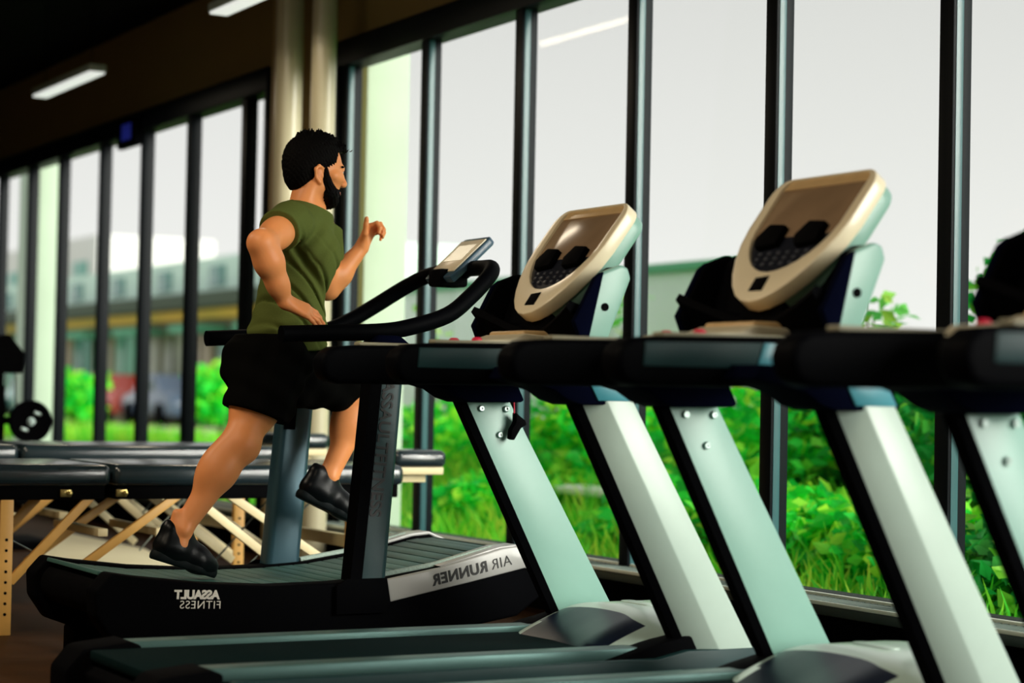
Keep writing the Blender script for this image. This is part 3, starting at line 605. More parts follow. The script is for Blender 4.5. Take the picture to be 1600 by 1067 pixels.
mn = thing('person', 'bearded man in olive t-shirt and black shorts running on the curved treadmill', 'person', (2.70, 6.67, 0.30))
def man(name, me, m, parent=None):
    loc = mn.location; me.transform(Matrix.Translation(-Vector(loc))); return obj(name, me, m, parent or mn)
Rsh, Rel, Rwr = (2.715, 6.510, 1.515), (2.535, 6.325, 1.425), (2.632, 6.355, 1.240)
Lsh, Lel, Lwr = (2.960, 6.835, 1.525), (3.050, 6.950, 1.325), (3.172, 6.930, 1.475)
Rhip, Rkn, Ran = (2.690, 6.580, 1.040), (2.545, 6.505, 0.760), (2.352, 6.520, 0.475)
Lhip, Lkn, Lan = (2.790, 6.760, 1.040), (3.140, 6.800, 0.925), (3.005, 6.800, 0.640)
def lerp(a, b, t): return tuple(a[i]+(b[i]-a[i])*t for i in range(3))
def add(a, b): return tuple(a[i]+b[i] for i in range(3))
B = []
# trunk
B += [ell((2.745, 6.67, 1.04), (0.092, 0.135, 0.10), 0.05), ell((2.78, 6.67, 1.22), (0.070, 0.095, 0.14), 0.06), ell((2.83, 6.67, 1.41), (0.070, 0.115, 0.15), 0.06),
      cone(Rsh, (2.85, 6.67, 1.545), 0.052, 0.055, 0.05), cone(Lsh, (2.85, 6.67, 1.545), 0.052, 0.055, 0.05)]
# neck and head
B += [cone((2.825, 6.67, 1.55), (2.852, 6.67, 1.69), 0.060, 0.055, 0.03), cone((2.80, 6.63, 1.57), (2.835, 6.62, 1.66), 0.035, 0.022, 0.03),
      ell((2.862, 6.67, 1.755), (0.098, 0.075, 0.092), 0.03), ell((2.905, 6.67, 1.70), (0.060, 0.062, 0.085), 0.03),
      cone((2.868, 6.625, 1.665), (2.910, 6.652, 1.626), 0.026, 0.022, 0.025), cone((2.868, 6.715, 1.665), (2.910, 6.688, 1.626), 0.026, 0.022, 0.025),
      ell((2.920, 6.67, 1.622), (0.024, 0.028, 0.022), 0.02),
      cone((2.957, 6.64, 1.732), (2.957, 6.70, 1.732), 0.011, 0.011, 0.014), cone((2.945, 6.628, 1.695), (2.915, 6.606, 1.70), 0.017, 0.014, 0.02), cone((2.945, 6.712, 1.695), (2.915, 6.734, 1.70), 0.017, 0.014, 0.02),
      cone((2.962, 6.67, 1.724), (2.982, 6.67, 1.682), 0.0075, 0.0105, 0.010), ell((2.976, 6.67, 1.676), (0.012, 0.017, 0.009), 0.006), ell((2.970, 6.656, 1.676), (0.009, 0.008, 0.008), 0.005), ell((2.970, 6.684, 1.676), (0.009, 0.008, 0.008), 0.005),
      cone((2.952, 6.655, 1.650), (2.952, 6.685, 1.650), 0.0085, 0.0085, 0.006), cone((2.947, 6.655, 1.637), (2.947, 6.685, 1.637), 0.0095, 0.0095, 0.006)]
# ears
for sy in (-1, 1):
    e = lambda dx, dz, dy=0.0: (2.852+dx, 6.67+sy*(0.076+dy), 1.700+dz)
    B += [ell(e(0.0, 0.0, -0.004), (0.017, 0.008, 0.028), 0.006), cone(e(-0.004, 0.030, 0.006), e(-0.019, 0.018, 0.010), 0.006, 0.006, 0.005), cone(e(-0.019, 0.018, 0.010), e(-0.015, -0.012, 0.008), 0.006, 0.005, 0.005),
          cone(e(-0.004, 0.030, 0.006), e(0.013, 0.024, 0.0), 0.006, 0.005, 0.005), cone(e(-0.012, -0.014, 0.006), e(0.002, -0.028, 0.002), 0.006, 0.008, 0.006), ell(e(0.011, -0.004, 0.002), (0.004, 0.005, 0.007), 0.004)]
# arms
B += [ell(add(Rsh, (-0.012, -0.012, 0.0)), (0.062, 0.058, 0.066), 0.04), cone(Rsh, lerp(Rsh, Rel, 0.55), 0.054, 0.050, 0.03), cone(lerp(Rsh, Rel, 0.5), Rel, 0.050, 0.041, 0.03), ell(add(Rel, (-0.012, 0.0, 0.006)), (0.030, 0.030, 0.032), 0.02),
      cone(Rel, lerp(Rel, Rwr, 0.32), 0.042, 0.0475, 0.03), cone(lerp(Rel, Rwr, 0.30), lerp(Rel, Rwr, 0.72), 0.0465, 0.034, 0.03), cone(lerp(Rel, Rwr, 0.7), Rwr, 0.034, 0.026, 0.03),
      ell(add(Lsh, (0.008, 0.012, -0.01)), (0.050, 0.050, 0.054), 0.04), cone(Lsh, Lel, 0.046, 0.041, 0.03), cone(Lel, lerp(Lel, Lwr, 0.35), 0.041, 0.043, 0.03), cone(lerp(Lel, Lwr, 0.33), Lwr, 0.043, 0.026, 0.03)]
B += hand(Rwr, (0.93, -0.05, -0.36), (-0.25, 0.60, -0.75), (0.35, 0.30, 0.88), (0.22, 0.30, 0.25), 0.020, 1.02, 0.05)
B += hand(Lwr, (0.42, -0.02, 0.92), (0.60, -0.75, -0.2), (-0.92, -0.1, 0.35), (0.95, 1.25, 0.8), 0.010, 0.95, -0.05)
# legs
B += [cone(Rhip, lerp(Rhip, Rkn, 0.5), 0.092, 0.082, 0.05), cone(lerp(Rhip, Rkn, 0.48), Rkn, 0.083, 0.056, 0.05), ell(add(Rkn, (0.022, 0.0, -0.012)), (0.040, 0.044, 0.046), 0.03),
      cone(Rkn, lerp(Rkn, Ran, 0.35), 0.054, 0.050, 0.04), cone(lerp(Rkn, Ran, 0.33), Ran, 0.050, 0.034, 0.04), ell(add(lerp(Rkn, Ran, 0.30), (-0.026, 0.0, 0.016)), (0.050, 0.050, 0.098), 0.04, ry=-0.60),
      cone(Ran, (2.345, 6.52, 0.42), 0.033, 0.034, 0.02), ell(add(Ran, (0.0, -0.028, -0.006)), (0.015, 0.014, 0.015), 0.014), cone(add(Ran, (-0.020, 0, 0.05)), add(Ran, (-0.034, 0, -0.02)), 0.016, 0.017, 0.02),
      cone(Lhip, lerp(Lhip, Lkn, 0.5), 0.092, 0.080, 0.05), cone(lerp(Lhip, Lkn, 0.48), Lkn, 0.080, 0.056, 0.05), ell(add(Lkn, (0.02, 0.0, 0.0)), (0.042, 0.044, 0.046), 0.03),
      cone(Lkn, lerp(Lkn, Lan, 0.35), 0.054, 0.050, 0.04), cone(lerp(Lkn, Lan, 0.33), Lan, 0.050, 0.035, 0.04), ell(add(lerp(Lkn, Lan, 0.30), (-0.034, 0.0, 0.012)), (0.046, 0.048, 0.090), 0.04, ry=-0.42),
      cone(Lan, (2.985, 6.80, 0.59), 0.034, 0.035, 0.02), ell(add(Lan, (0.0, -0.028, -0.006)), (0.015, 0.014, 0.015), 0.014)]
B += [cone((2.335, 6.52, 0.42), (2.40, 6.54, 0.36), 0.03, 0.026, 0.02), cone((2.98, 6.80, 0.59), (3.06, 6.80, 0.53), 0.03, 0.026, 0.02)]
man('body', sdf_mesh('body', B, 0.005), SKIN)

# t-shirt
def shirt_cut(X, Y, Z):
    hem = (1.088 - 0.07*(2.92-X)) - Z
    neck = (Z-1.592) + 0.30*(X-2.835)
    rs = ((X-2.640)*-0.62 + (Y-6.435)*-0.66 + (Z-1.478)*-0.42)
    rs = np.where((X < 2.76) & (Y < 6.53) & (Z > 1.36), rs, -1.0)
    ls = ((X-3.012)*0.33 + (Y-6.898)*0.42 + (Z-1.43)*-0.85)
    ls = np.where((X > 2.93) & (Y > 6.82), ls, -1.0)
    return np.maximum(np.maximum(hem, neck), np.maximum(rs, ls))
def folds(X, Y, Z):
    # diagonal creases from the arm pit to the belly, fading at the chest and hem
    s = (Z-1.27) + 0.9*(X-2.83) + 0.25*(Y-6.67)
    m = np.exp(-((Z-1.26)/0.13)**2)*np.clip((6.75-Y)/0.12, 0, 1)
    w1 = np.exp(-(np.sin(s*30 + 1.6*np.sin((X-2.8)*11+Z*5))/0.30)**2)
    arm = (Z-1.375) + 1.35*(X-2.79); pit = np.exp(-(arm/0.022)**2)*np.clip((6.64-Y)/0.10, 0, 1)*np.exp(-((Z-1.37)/0.09)**2)
    s2 = (Z-1.14)*1.0 - 0.5*(X-2.75)
    m2 = np.exp(-((Z-1.14)/0.05)**2)
    s3 = 0.9*(Z-1.46) - 1.0*(X-2.80); m3 = np.exp(-(((Z-1.46)/0.07)**2+((X-2.82)/0.08)**2))
    return (0.019*w1*m + 0.024*pit + 0.006*np.sin(s2*85+X*14)*m2 + 0.006*np.sin(s3*70)*m3).astype(np.float32)
T = [ell((2.835, 6.67, 1.415), (0.105, 0.165, 0.155), 0.05, ry=-0.05), ell((2.785, 6.67, 1.24), (0.112, 0.140, 0.19), 0.06, ry=0.10), ell((2.776, 6.67, 1.12), (0.136, 0.154, 0.14), 0.06),
     ell((2.885, 6.615, 1.42), (0.050, 0.070, 0.060), 0.04), ell((2.890, 6.725, 1.42), (0.050, 0.070, 0.060), 0.04), ell((2.775, 6.60, 1.47), (0.07, 0.075, 0.09), 0.05),
     cone(Rsh, (2.845, 6.67, 1.545), 0.066, 0.066, 0.05), cone(Lsh, (2.855, 6.67, 1.545), 0.066, 0.066, 0.05), cone((2.835, 6.67, 1.54), (2.842, 6.67, 1.63), 0.078, 0.066, 0.04),
     cone(add(Rsh, (-0.01, -0.01, 0)), (2.59, 6.38, 1.455), 0.074, 0.074, 0.03), cone(add(Lsh, (0.008, 0.008, 0)), (3.03, 6.93, 1.38), 0.080, 0.074, 0.03)]
man('t_shirt', sdf_mesh('t_shirt', T, 0.005, shirt_cut, folds), SHIRT)

# shorts
def shorts_cut(X, Y, Z):
    top = Z-1.135
    rh = (X-2.60)*-0.30 + (Z-0.862)*-0.95; rh = np.where((Y < 6.67) & (X < 2.76), rh, -1.0)
    lh = (X-3.105)*0.80 + (Z-0.955)*-0.60; lh = np.where((Y > 6.66) & (X > 2.86), lh, -1.0)
    return np.maximum(top, np.maximum(rh, lh))
def sfold(X, Y, Z): return (0.004*np.sin(Z*60+X*40)+0.003*np.sin(X*75-Z*30)).astype(np.float32)
H = [ell((2.712, 6.67, 1.055), (0.158, 0.168, 0.125), 0.05), ell((2.655, 6.615, 1.00), (0.105, 0.10, 0.10), 0.05), ell((2.67, 6.73, 1.01), (0.10, 0.10, 0.10), 0.05), cone(Rhip, (2.585, 6.52, 0.80), 0.118, 0.112, 0.04), cone(Rhip, (2.61, 6.55, 0.82), 0.11, 0.108, 0.03),
     cone(Lhip, (3.22, 6.80, 0.935), 0.125, 0.076, 0.05), cone((2.80, 6.74, 0.99), (3.02, 6.79, 0.955), 0.10, 0.072, 0.05)]
man('shorts', sdf_mesh('shorts', H, 0.006, shorts_cut, sfold), SHORTS)

# hair and beard
rg = random.Random(3)
def hair_cut(X, Y, Z):
    keep = np.maximum(Z-(1.795+0.80*(X-2.965)), np.where(X < 2.838, Z-(1.655+0.25*np.abs(X-2.80)), -1.0)*1.0)
    thr = np.interp(X, [2.70, 2.834, 2.842, 2.885, 2.918, 2.934, 2.99], [1.640, 1.652, 1.722, 1.705, 1.735, 1.788, 1.792]).astype(np.float32)
    keep = Z-thr
    return -keep
HR = [ell((2.857, 6.67, 1.766), (0.107, 0.083, 0.090), 0.03), ell((2.815, 6.67, 1.715), (0.062, 0.074, 0.080), 0.03), cone((2.90, 6.67, 1.835), (2.965, 6.67, 1.805), 0.026, 0.022, 0.02)]
for i in range(90):
    a = rg.uniform(-0.9, 0.9); xx = rg.uniform(2.80, 2.975); yy = 6.67+a*0.05
    z0 = 1.766+0.088*math.sqrt(max(0.05, 1-((xx-2.857)/0.112)**2-((yy-6.67)/0.085)**2))
    f = (xx-2.80)/0.17
    HR.append(cone((xx, yy, z0-0.01), (xx+0.010+0.018*f, yy+rg.uniform(-.008, .008), z0+0.012+rg.uniform(-0.004, 0.012)-0.010*f), 0.0065, 0.002, 0.005))
def hnoise(X, Y, Z): return (0.0015*np.sin(X*520+Z*190+Y*300)*np.sin(Y*480)+0.001*np.sin(Z*340+X*450)).astype(np.float32)
man('hair', sdf_mesh('hair', HR, 0.0035, hair_cut, hnoise), HAIR)
BD = []
for sy in (-1, 1):
    y_ = lambda d: 6.67+sy*d
    BD += [cone((2.880, y_(0.068), 1.722), (2.884, y_(0.066), 1.680), 0.009, 0.013, 0.012), cone((2.884, y_(0.062), 1.680), (2.905, y_(0.050), 1.640), 0.018, 0.026, 0.02), cone((2.905, y_(0.046), 1.640), (2.918, y_(0.020), 1.620), 0.026, 0.026, 0.02),
           cone((2.900, y_(0.045), 1.645), (2.936, y_(0.034), 1.640), 0.020, 0.013, 0.014), cone((2.961, y_(0.005), 1.661), (2.942, y_(0.034), 1.648), 0.0062, 0.008, 0.008)]
BD += [ell((2.921, 6.67, 1.617), (0.033, 0.038, 0.026), 0.02), ell((2.905, 6.67, 1.620), (0.030, 0.042, 0.022), 0.02)]
man('beard', sdf_mesh('beard', BD, 0.0035, None, hnoise), HAIR)
man('lips', sdf_mesh('lips', [cone((2.955, 6.657, 1.641), (2.955, 6.683, 1.641), 0.007, 0.007, 0.004), cone((2.958, 6.66, 1.649), (2.958, 6.68, 1.649), 0.0055, 0.0055, 0.004)], 0.0025), LIP)
man('eyebrow', sdf_mesh('eyebrow', [cone((2.967, 6.648, 1.737), (2.950, 6.617, 1.736), 0.0055, 0.004, 0.004)], 0.0025), HAIR)
man('eyebrow', sdf_mesh('eyebrow', [cone((2.967, 6.692, 1.737), (2.950, 6.723, 1.736), 0.0055, 0.004, 0.004)], 0.0025), HAIR)
for sy in (-1, 1):
    ey = man('eye', sdf_mesh('eye', [ell((2.951, 6.67+sy*0.031, 1.718), (0.0125, 0.0135, 0.009), 0.004)], 0.0022), EYEW)
    man('iris', sdf_mesh('iris', [ell((2.961, 6.67+sy*0.033, 1.718), (0.0045, 0.0065, 0.0065), 0.004)], 0.0018), IRIS, ey)

# shoes: upper, sole and laces
def shoe(heel, toe, upv, side):
    heel, toe = Vector(heel), Vector(toe); d = (toe-heel); Ln = d.length; d.normalize(); n = Vector(upv); n = (n-d*n.dot(d)).normalized(); s_ = d.cross(n)
    at = lambda u, v, w_=0.0: tuple(heel + d*u*Ln + n*v + s_*w_)
    U = [cone(at(0.10, 0.035), at(0.30, 0.038), 0.037, 0.040, 0.03), cone(at(0.30, 0.036), at(0.70, 0.030), 0.040, 0.040, 0.03), cone(at(0.68, 0.028, 0.010), at(0.90, 0.022, 0.006), 0.038, 0.028, 0.03), cone(at(0.68, 0.028, -0.012), at(0.86, 0.022, -0.012), 0.034, 0.027, 0.03),
         cone(at(0.12, 0.05), at(0.10, 0.098), 0.036, 0.033, 0.03), cone(at(0.28, 0.05), at(0.30, 0.098), 0.036, 0.034, 0.03), cone(at(0.05, 0.10), at(0.02, 0.122), 0.009, 0.006, 0.01), cone(at(0.32, 0.085), at(0.62, 0.048), 0.030, 0.028, 0.03)]
    so = man('shoe', sdf_mesh('shoe', U, 0.005), SHOE)
    SO = [cone(at(0.07, 0.003), at(0.40, 0.004), 0.034, 0.034, 0.02), cone(at(0.40, 0.004), at(0.92, 0.003), 0.036, 0.030, 0.02), cone(at(0.66, 0.002, 0.014), at(0.66, 0.002, -0.014), 0.034, 0.034, 0.02)]
    hh = heel; nn = n
    def cutp(X, Y, Z):
        q = (X-hh.x)*nn.x+(Y-hh.y)*nn.y+(Z-hh.z)*nn.z
        return np.maximum(q-0.020, -q-0.012).astype(np.float32)
    man('sole', sdf_mesh('sole', SO, 0.005, cutp), mat('shoe_sole', (0.004, 0.007, 0.008), 0.6, spec=0.1), so)
    for k in range(4):
        man('lace', sdf_mesh('lace', [cone(at(0.40+0.07*k, 0.108-0.012*k, 0.020), at(0.43+0.07*k, 0.108-0.012*k, -0.020), 0.0035, 0.0035, 0.003)], 0.0025), mat('grey_lace', (0.12, 0.16, 0.17), 0.7), so)
shoe((2.262, 6.525, 0.385), (2.475, 6.55, 0.318), (0.35, 0, 0.93), 0)
shoe((2.895, 6.80, 0.570), (3.115, 6.80, 0.470), (0.42, 0, 0.90), 0)
man('knee_band', sdf_mesh('knee_band', [cone(lerp(Lkn, Lan, 0.02), lerp(Lkn, Lan, 0.16), 0.061, 0.059, 0.01)], 0.005, lambda X, Y, Z: np.maximum((Z-0.925)-0.3*(X-3.13), (0.878-Z)+0.3*(X-3.11)).astype(np.float32)), BLACKM)

# ------------------------------------------------------------------ folding massage tables behind the runner
def bar(name, a, b, w_, h_, m, parent, off=(0, 0, 0)):
    a, b = Vector(a)-Vector(off), Vector(b)-Vector(off); d = (b-a); Ln = d.length; d.normalize(); y = Vector((0, 1, 0)); n = d.cross(y).normalized()
    return obj(name, prism_frame(name, [(0, -h_/2), (Ln, -h_/2), (Ln, h_/2), (0, h_/2)], a, d, n, y, -w_/2, w_/2, 0.003), m, parent)
def cushion(name, x0, x1, y0, y1, z0, z1, r=0.03):
    return box(name, (x0, y0, z0), (x1, y1, z1), r, 4)
def massage_table(x0, x1, y0, y1, zt, label, full=True):
    t = thing('massage_table', label, 'table', (x0, y0, 0), 0, 'folding massage tables'); o = (x0, y0, 0); xm = (x0+x1)/2
    for a, b in ((x0, x0+0.616), (x0+0.624, x1)):
        obj('cushion', cushion('cushion', a-x0, b-x0, 0, y1-y0, zt-0.085, zt), VINYL, t)
        obj('apron', box('apron', (a-x0+0.02, 0.025, zt-0.135), (b-x0-0.02, y1-y0-0.025, zt-0.08), 0.006), BLACKM, t)
    for yy in (y0+0.045, y1-0.045):
        for xx in (x0+0.22, x1-0.22):
            lg = bar('leg', (xx, yy, 0.0), (xx, yy, zt-0.12), 0.032, 0.05, WOOD, t, o)
            if yy < y0+0.1:
                for k in range(8): obj('peg_hole', lathe('peg_hole', [(0.006, -0.001), (0.006, 0.001)], 'Y', 8), BLACKM, lg, (xx-x0, yy-y0-0.0165, 0.08+0.04*k))
        bar('brace', (x0+0.47, yy, 0.22), (xm-0.02, yy, zt-0.11), 0.022, 0.034, WOOD, t, o)
        bar('brace', (x0+0.24, yy, 0.20), (x0+0.56, yy, zt-0.11), 0.022, 0.034, WOOD, t, o)
        bar('brace', (xm+0.0, yy, zt-0.11), (x1-0.50, yy, 0.21), 0.022, 0.034, PALEWOOD, t, o)
        bar('brace', (xm+0.16, yy, zt-0.11), (x1-0.24, yy, 0.19), 0.022, 0.034, PALEWOOD, t, o)
    for xx in (x0+0.22, x1-0.22): bar('end_rail', (xx-0.02, (y0+y1)/2, 0.33), (xx+0.02, (y0+y1)/2, 0.33), y1-y0-0.1, 0.05, PALEWOOD, t, o)
    for xx in (x0+0.60, xm-0.10): bar('cross_slat', (xx-0.02, (y0+y1)/2, 0.38), (xx+0.02, (y0+y1)/2, 0.38), y1-y0-0.1, 0.03, PALEWOOD, t, o)
    for a, b in (((x0+0.24, y0+0.06, 0.36), (xm-0.35, y0+0.06, 0.18)), ((xm+0.55, y0+0.06, zt-0.14), (xm+0.25, y0+0.06, 0.22)), ((xm+0.62, y1-0.06, zt-0.14), (xm+0.34, y1-0.06, 0.2))):
        obj('cable', tube('cable', [Vector(a)-Vector(o), Vector(b)-Vector(o)], 0.0035, 6), STEEL, t)
    for xx in (x0+0.44, x0+0.66): 
        c = obj('catch', box('catch', (xx-x0-0.022, 0.012, zt-0.125), (xx-x0+0.022, 0.026, zt-0.095), 0.004), BRASS, t)
        obj('catch_knob', lathe('catch_knob', [(0.009, 0.0), (0.009, -0.012), (0.004, -0.014)], 'Y', 10), BRASS, c, (xx-x0+0.012, 0.012, zt-0.11))
    # face cradle
    yc = (y0+y1)/2-y0
    hr = obj('headrest', cushion('headrest', x1-x0+0.06, x1-x0+0.31, yc-0.13, yc+0.13, zt-0.02, zt+0.055, 0.03), VINYL, t)
    obj('headrest_plate', box('headrest_plate', (x1-x0+0.05, yc-0.11, zt-0.05), (x1-x0+0.30, yc+0.11, zt-0.018), 0.004), PALEWOOD, hr)
    obj('headrest_arm', box('headrest_arm', (x1-x0-0.04, yc-0.06, zt-0.085), (x1-x0+0.24, yc+0.06, zt-0.048), 0.004), PALEWOOD, hr)
    return t
massage_table(1.86, 3.73, 7.66, 8.36, 0.645, 'black padded massage table on wooden legs, the nearer one right behind the curved treadmill')
massage_table(1.80, 3.66, 8.75, 9.45, 0.69, 'black padded massage table standing further back, close to the windows')

bm = bmesh.new(); mp = [(2.80, 9.75), (3.40, 9.15), (3.76, 11.0), (3.72, 12.3), (3.47, 11.95)]
a = [bm.verts.new((x-3.3, y-10.6, 0.0)) for x, y in mp]; c = [bm.verts.new((x-3.3, y-10.6, 0.055)) for x, y in mp]
bm.faces.new(a[::-1]); bm.faces.new(c)
for i in range(5): bm.faces.new((a[i], a[(i+1) % 5], c[(i+1) % 5], c[i]))
bmesh.ops.recalc_face_normals(bm, faces=bm.faces); bev(bm, 0.012, 3)
tag(obj('exercise_mat', finish(bm, 'exercise_mat'), MATCREAM, None, (3.3, 10.6, 0)), 'cream padded mat lying on the floor beneath the massage tables', 'mat')

# ------------------------------------------------------------------ weight tree at the left edge
wt = thing('weight_rack', 'black metal weight rack standing at the left edge before the windows', 'rack', (3.16, 12.0, 0))
obj('post', tube('post', [(0, 0, 0), (0, 0, 1.18)], 0.045, 14), BLACKM, wt)
obj('base', box('base', (-0.3, -0.28, 0), (0.3, 0.28, 0.05), 0.012), BLACKM, wt)
obj('top_cap', prism_xz('top_cap', [(-0.13, 1.10), (-0.02, 1.24), (0.06, 1.25), (0.15, 1.14), (0.14, 1.02), (-0.12, 1.02)], -0.06, 0.06, 0.01), BLACKM, wt)
for z in (0.74, 0.40): obj('peg', tube('peg', [(0.17, -0.20, z), (0.17, 0.20, z)], 0.014, 10), STEEL, wt); obj('arm', box('arm', (0, -0.02, z-0.02), (0.18, 0.02, z+0.02), 0.004), BLACKM, wt)
obj('rack_rod', tube('rack_rod', [(0.115, -0.03, 0.80), (0.105, -0.03, 1.04)], 0.009, 8), STEEL, wt)
obj('rack_plate', box('rack_plate', (-0.2, -0.03, 0.55), (0.05, 0.03, 0.95), 0.01), BLACKM, wt)
def plate(loc, r, label):
    t = thing('weight_plate', label, 'weight plate', loc, 0, 'plates on the weight rack')
    obj('disc', lathe('disc', [(0.02, -0.016), (r*0.55, -0.014), (r*0.8, -0.022), (r*0.97, -0.022), (r, -0.016), (r, 0.016), (r*0.97, 0.022), (r*0.8, 0.022), (r*0.55, 0.014), (0.02, 0.016)], 'Y', 36), BLACK, t)
    obj('hub', lathe('hub', [(0.024, -0.018), (0.022, -0.024), (0.016, -0.024)], 'Y', 18), STEEL, t)
    for a in (0.9, 0.9+PI): obj('grip_slot', box('grip_slot', (-0.022, -0.0175, -0.008), (0.022, -0.0150, 0.008), 0.001), STEEL, t, (math.cos(a)*r*0.48, 0, math.sin(a)*r*0.48), (0, -a+1.2, 0))
plate((3.33, 11.86, 0.74), 0.125, 'black weight plate with pale hub, upper one on the left rack')
plate((3.33, 11.86, 0.40), 0.155, 'black weight plate hung low on the left rack')

# ------------------------------------------------------------------ outside
tag(obj('ground', box('ground', (WX+0.12, -20, -0.3), (70, 110, -0.02), 0), mat('garden_soil', (0.20, 0.34, 0.10), 0.95, vary=0.35, scale=0.6)), kind='structure')
tag(obj('trim_1', box('trim_1', (WX+0.12, -3, -0.02), (WX+0.75, 17.5, 0.06), 0.01), CONC2), kind='structure')
tag(obj('pillar', box('pillar', (4.80, 10.45, -0.02), (5.07, 11.6, 4.6), 0.02), CONC), 'broad pale concrete pillar just outside the glass behind the runner', 'pillar')
tag(obj('pillar', box('pillar', (5.01, 17.75, -0.02), (5.19, 18.4, 3.6), 0.02), CONC), 'slim pale pillar outside the last pane on the far left', 'pillar')

gw = thing('garden_wall', 'long pale mint garden wall with a darker coping behind the shrubs', 'wall', (10.0, 13.0, 0))
for k in range(6):
    obj('wall_panel', box('wall_panel', (0, k*1.62, -0.02), (0.2, k*1.62+1.60, 2.08), 0.015), mat('pale_mint_render', (0.82, 0.95, 0.88), 0.85, vary=0.08, scale=1.2), gw)
    obj('coping', box('coping', (-0.05, k*1.62, 2.08), (0.25, k*1.62+1.61, 2.16), 0.01), mat('green_coping', (0.14, 0.48, 0.28), 0.7), gw)

def foliage(name, blobs, n, size, m, seed, parent, droop=0.3):
    r = random.Random(seed); V = []; F = []
    tot = sum(b[3]*b[4]*b[5] for b in blobs)**1.0; 
    for cx, cy, cz, rx, ry, rz in blobs:
        for _ in range(max(8, int(n*(rx*ry*rz)/tot))):
            while True:
                p = Vector((r.uniform(-1, 1), r.uniform(-1, 1), r.uniform(-1, 1)))
                if 0.15 < p.length < 1: break
            p = p*(0.55+0.45*r.random()) if p.length < 0.6 else p
            c = Vector((cx+p.x*rx, cy+p.y*ry, cz+p.z*rz)); 
            if c.z < 0.01: c.z = 0.01+r.random()*0.05
            d = Vector((r.gauss(0, 1), r.gauss(0, 1), r.gauss(0, 0.6)-droop)).normalized(); s_ = d.cross(Vector((r.gauss(0, 1), r.gauss(0, 1), r.gauss(0, 1)))).normalized(); n_ = d.cross(s_)
            L_ = size*r.uniform(0.7, 1.4); w_ = L_*0.3; i = len(V)
            V += [c, c+d*L_*0.45+s_*w_+n_*L_*0.06, c+d*L_, c+d*L_*0.45-s_*w_+n_*L_*0.06]; F += [(i, i+1, i+2), (i, i+2, i+3)]
    me = bpy.data.meshes.new(name); me.from_pydata(V, [], F); return obj(name, me, m, parent)
def stems(parent, base, tips, r0, m=BARK):
    for tp in tips: 
        mid = Vector(base)*0.5+Vector(tp)*0.5+Vector((random.uniform(-.06, .06), random.uniform(-.06, .06), 0.05))
        obj('stem', tube('stem', spline([base, mid, tp], 4), r0, 6, True, [r0*(1-0.08*i) for i in range(9)]), m, parent)
sd = [11]
def shrub(x, y, h, wd, m, label, n=3600, size=0.10):
    wd *= 1.2; h *= 1.08
    sd[0] += 1; r = random.Random(sd[0]); t = thing('shrub', label, 'shrub', (x, y, -0.02), 0, 'shrubs outside the windows')
    bl = [(0, 0, h*0.48, wd*0.62, wd*0.62, h*0.46)]
    for _ in range(7): bl.append((r.uniform(-.5, .5)*wd, r.uniform(-.5, .5)*wd, h*r.uniform(0.3, 0.82), wd*r.uniform(.25, .42), wd*r.uniform(.25, .42), h*r.uniform(.15, .24)))
    foliage('foliage', bl, n, size, m, sd[0]*7, t)
    stems(t, (0, 0, 0), [(b[0]*0.8, b[1]*0.8, b[2]) for b in bl[1:6]], 0.016)
    return t
SH = [(7.6, 14.6, 0.95, 0.95, LEAF1, 'bright green shrub low behind the headrest of the massage table'),
      (7.9, 13.2, 0.80, 0.85, LEAF1, 'yellow-green shrub seen just left of the far bolted upright'),
      (7.4, 11.9, 1.10, 0.85, LEAF1, 'tall green shrub seen between the two uprights of the furthest cream-console treadmill'),
      (7.9, 11.0, 0.95, 0.8, LEAF2, 'dark green shrub partly hidden behind the furthest treadmill console rail'),
      (7.3, 9.9, 1.15, 0.95, LEAF1, 'lively green shrub right of the near white upright of the furthest treadmill'),
      (7.9, 9.2, 1.15, 0.85, LEAF2, 'dark shrub behind the bolted upright of the middle treadmill'),
      (8.0, 8.5, 1.20, 0.95, LEAF2, 'deep green shrub seen right of the middle treadmill bolted upright'),
      (7.2, 7.6, 1.15, 0.8, LEAF2, 'deep green shrub between the right-hand mullion and the middle treadmill white upright'),
      (7.6, 6.9, 1.25, 0.95, LEAF2, 'darkest shrub at the right edge beyond the last mullion'),
      (6.9, 15.6, 0.55, 0.6, LEAF1, 'small round shrub seen through the first pane beside the pillar')]
SH += [(6.3, 13.6, 0.42, 0.5, LEAF1, 'low yellowish plant outside the pane left of the far bolted upright'),
       (6.2, 11.5, 0.45, 0.5, LEAF1, 'low plant before the garden bench between the treadmill uprights'),
       (6.2, 9.4, 0.50, 0.55, LEAF1, 'low bright plant right of the near white upright of the furthest treadmill'),
       (6.1, 8.2, 0.55, 0.6, LEAF1, 'low yellow-green plant right of the middle treadmill bolted upright'),
       (6.1, 7.2, 0.50, 0.55, LEAF1, 'low green plant beside the middle treadmill white upright'),
       (6.0, 6.2, 0.55, 0.6, LEAF2, 'low dark plant beyond the rightmost mullion')]
for a_ in SH: shrub(*a_)
def sapling(x, y, h, label, m=LEAF3, crown=None, n=150, size=0.10, nst=5, sp=0.45):
    sd[0] += 1; r = random.Random(sd[0]); t = thing('sapling', label, 'tree', (x, y, -0.02), 0, 'thin young trees outside the windows'); tips = []
    for k in range(nst): tips.append((r.uniform(-sp, sp), r.uniform(-sp, sp), h*r.uniform(0.7, 1.0)))
    stems(t, (0, 0, 0), tips, 0.014)
    bl = []
    for tp in tips:
        for q in (0.62, 0.78, 0.9, 1.0): bl.append((tp[0]*q+r.uniform(-.05, .05), tp[1]*q+r.uniform(-.05, .05), tp[2]*q, 0.13, 0.13, 0.09))
    foliage('foliage', bl, n, size, m, sd[0]*5, t); return t
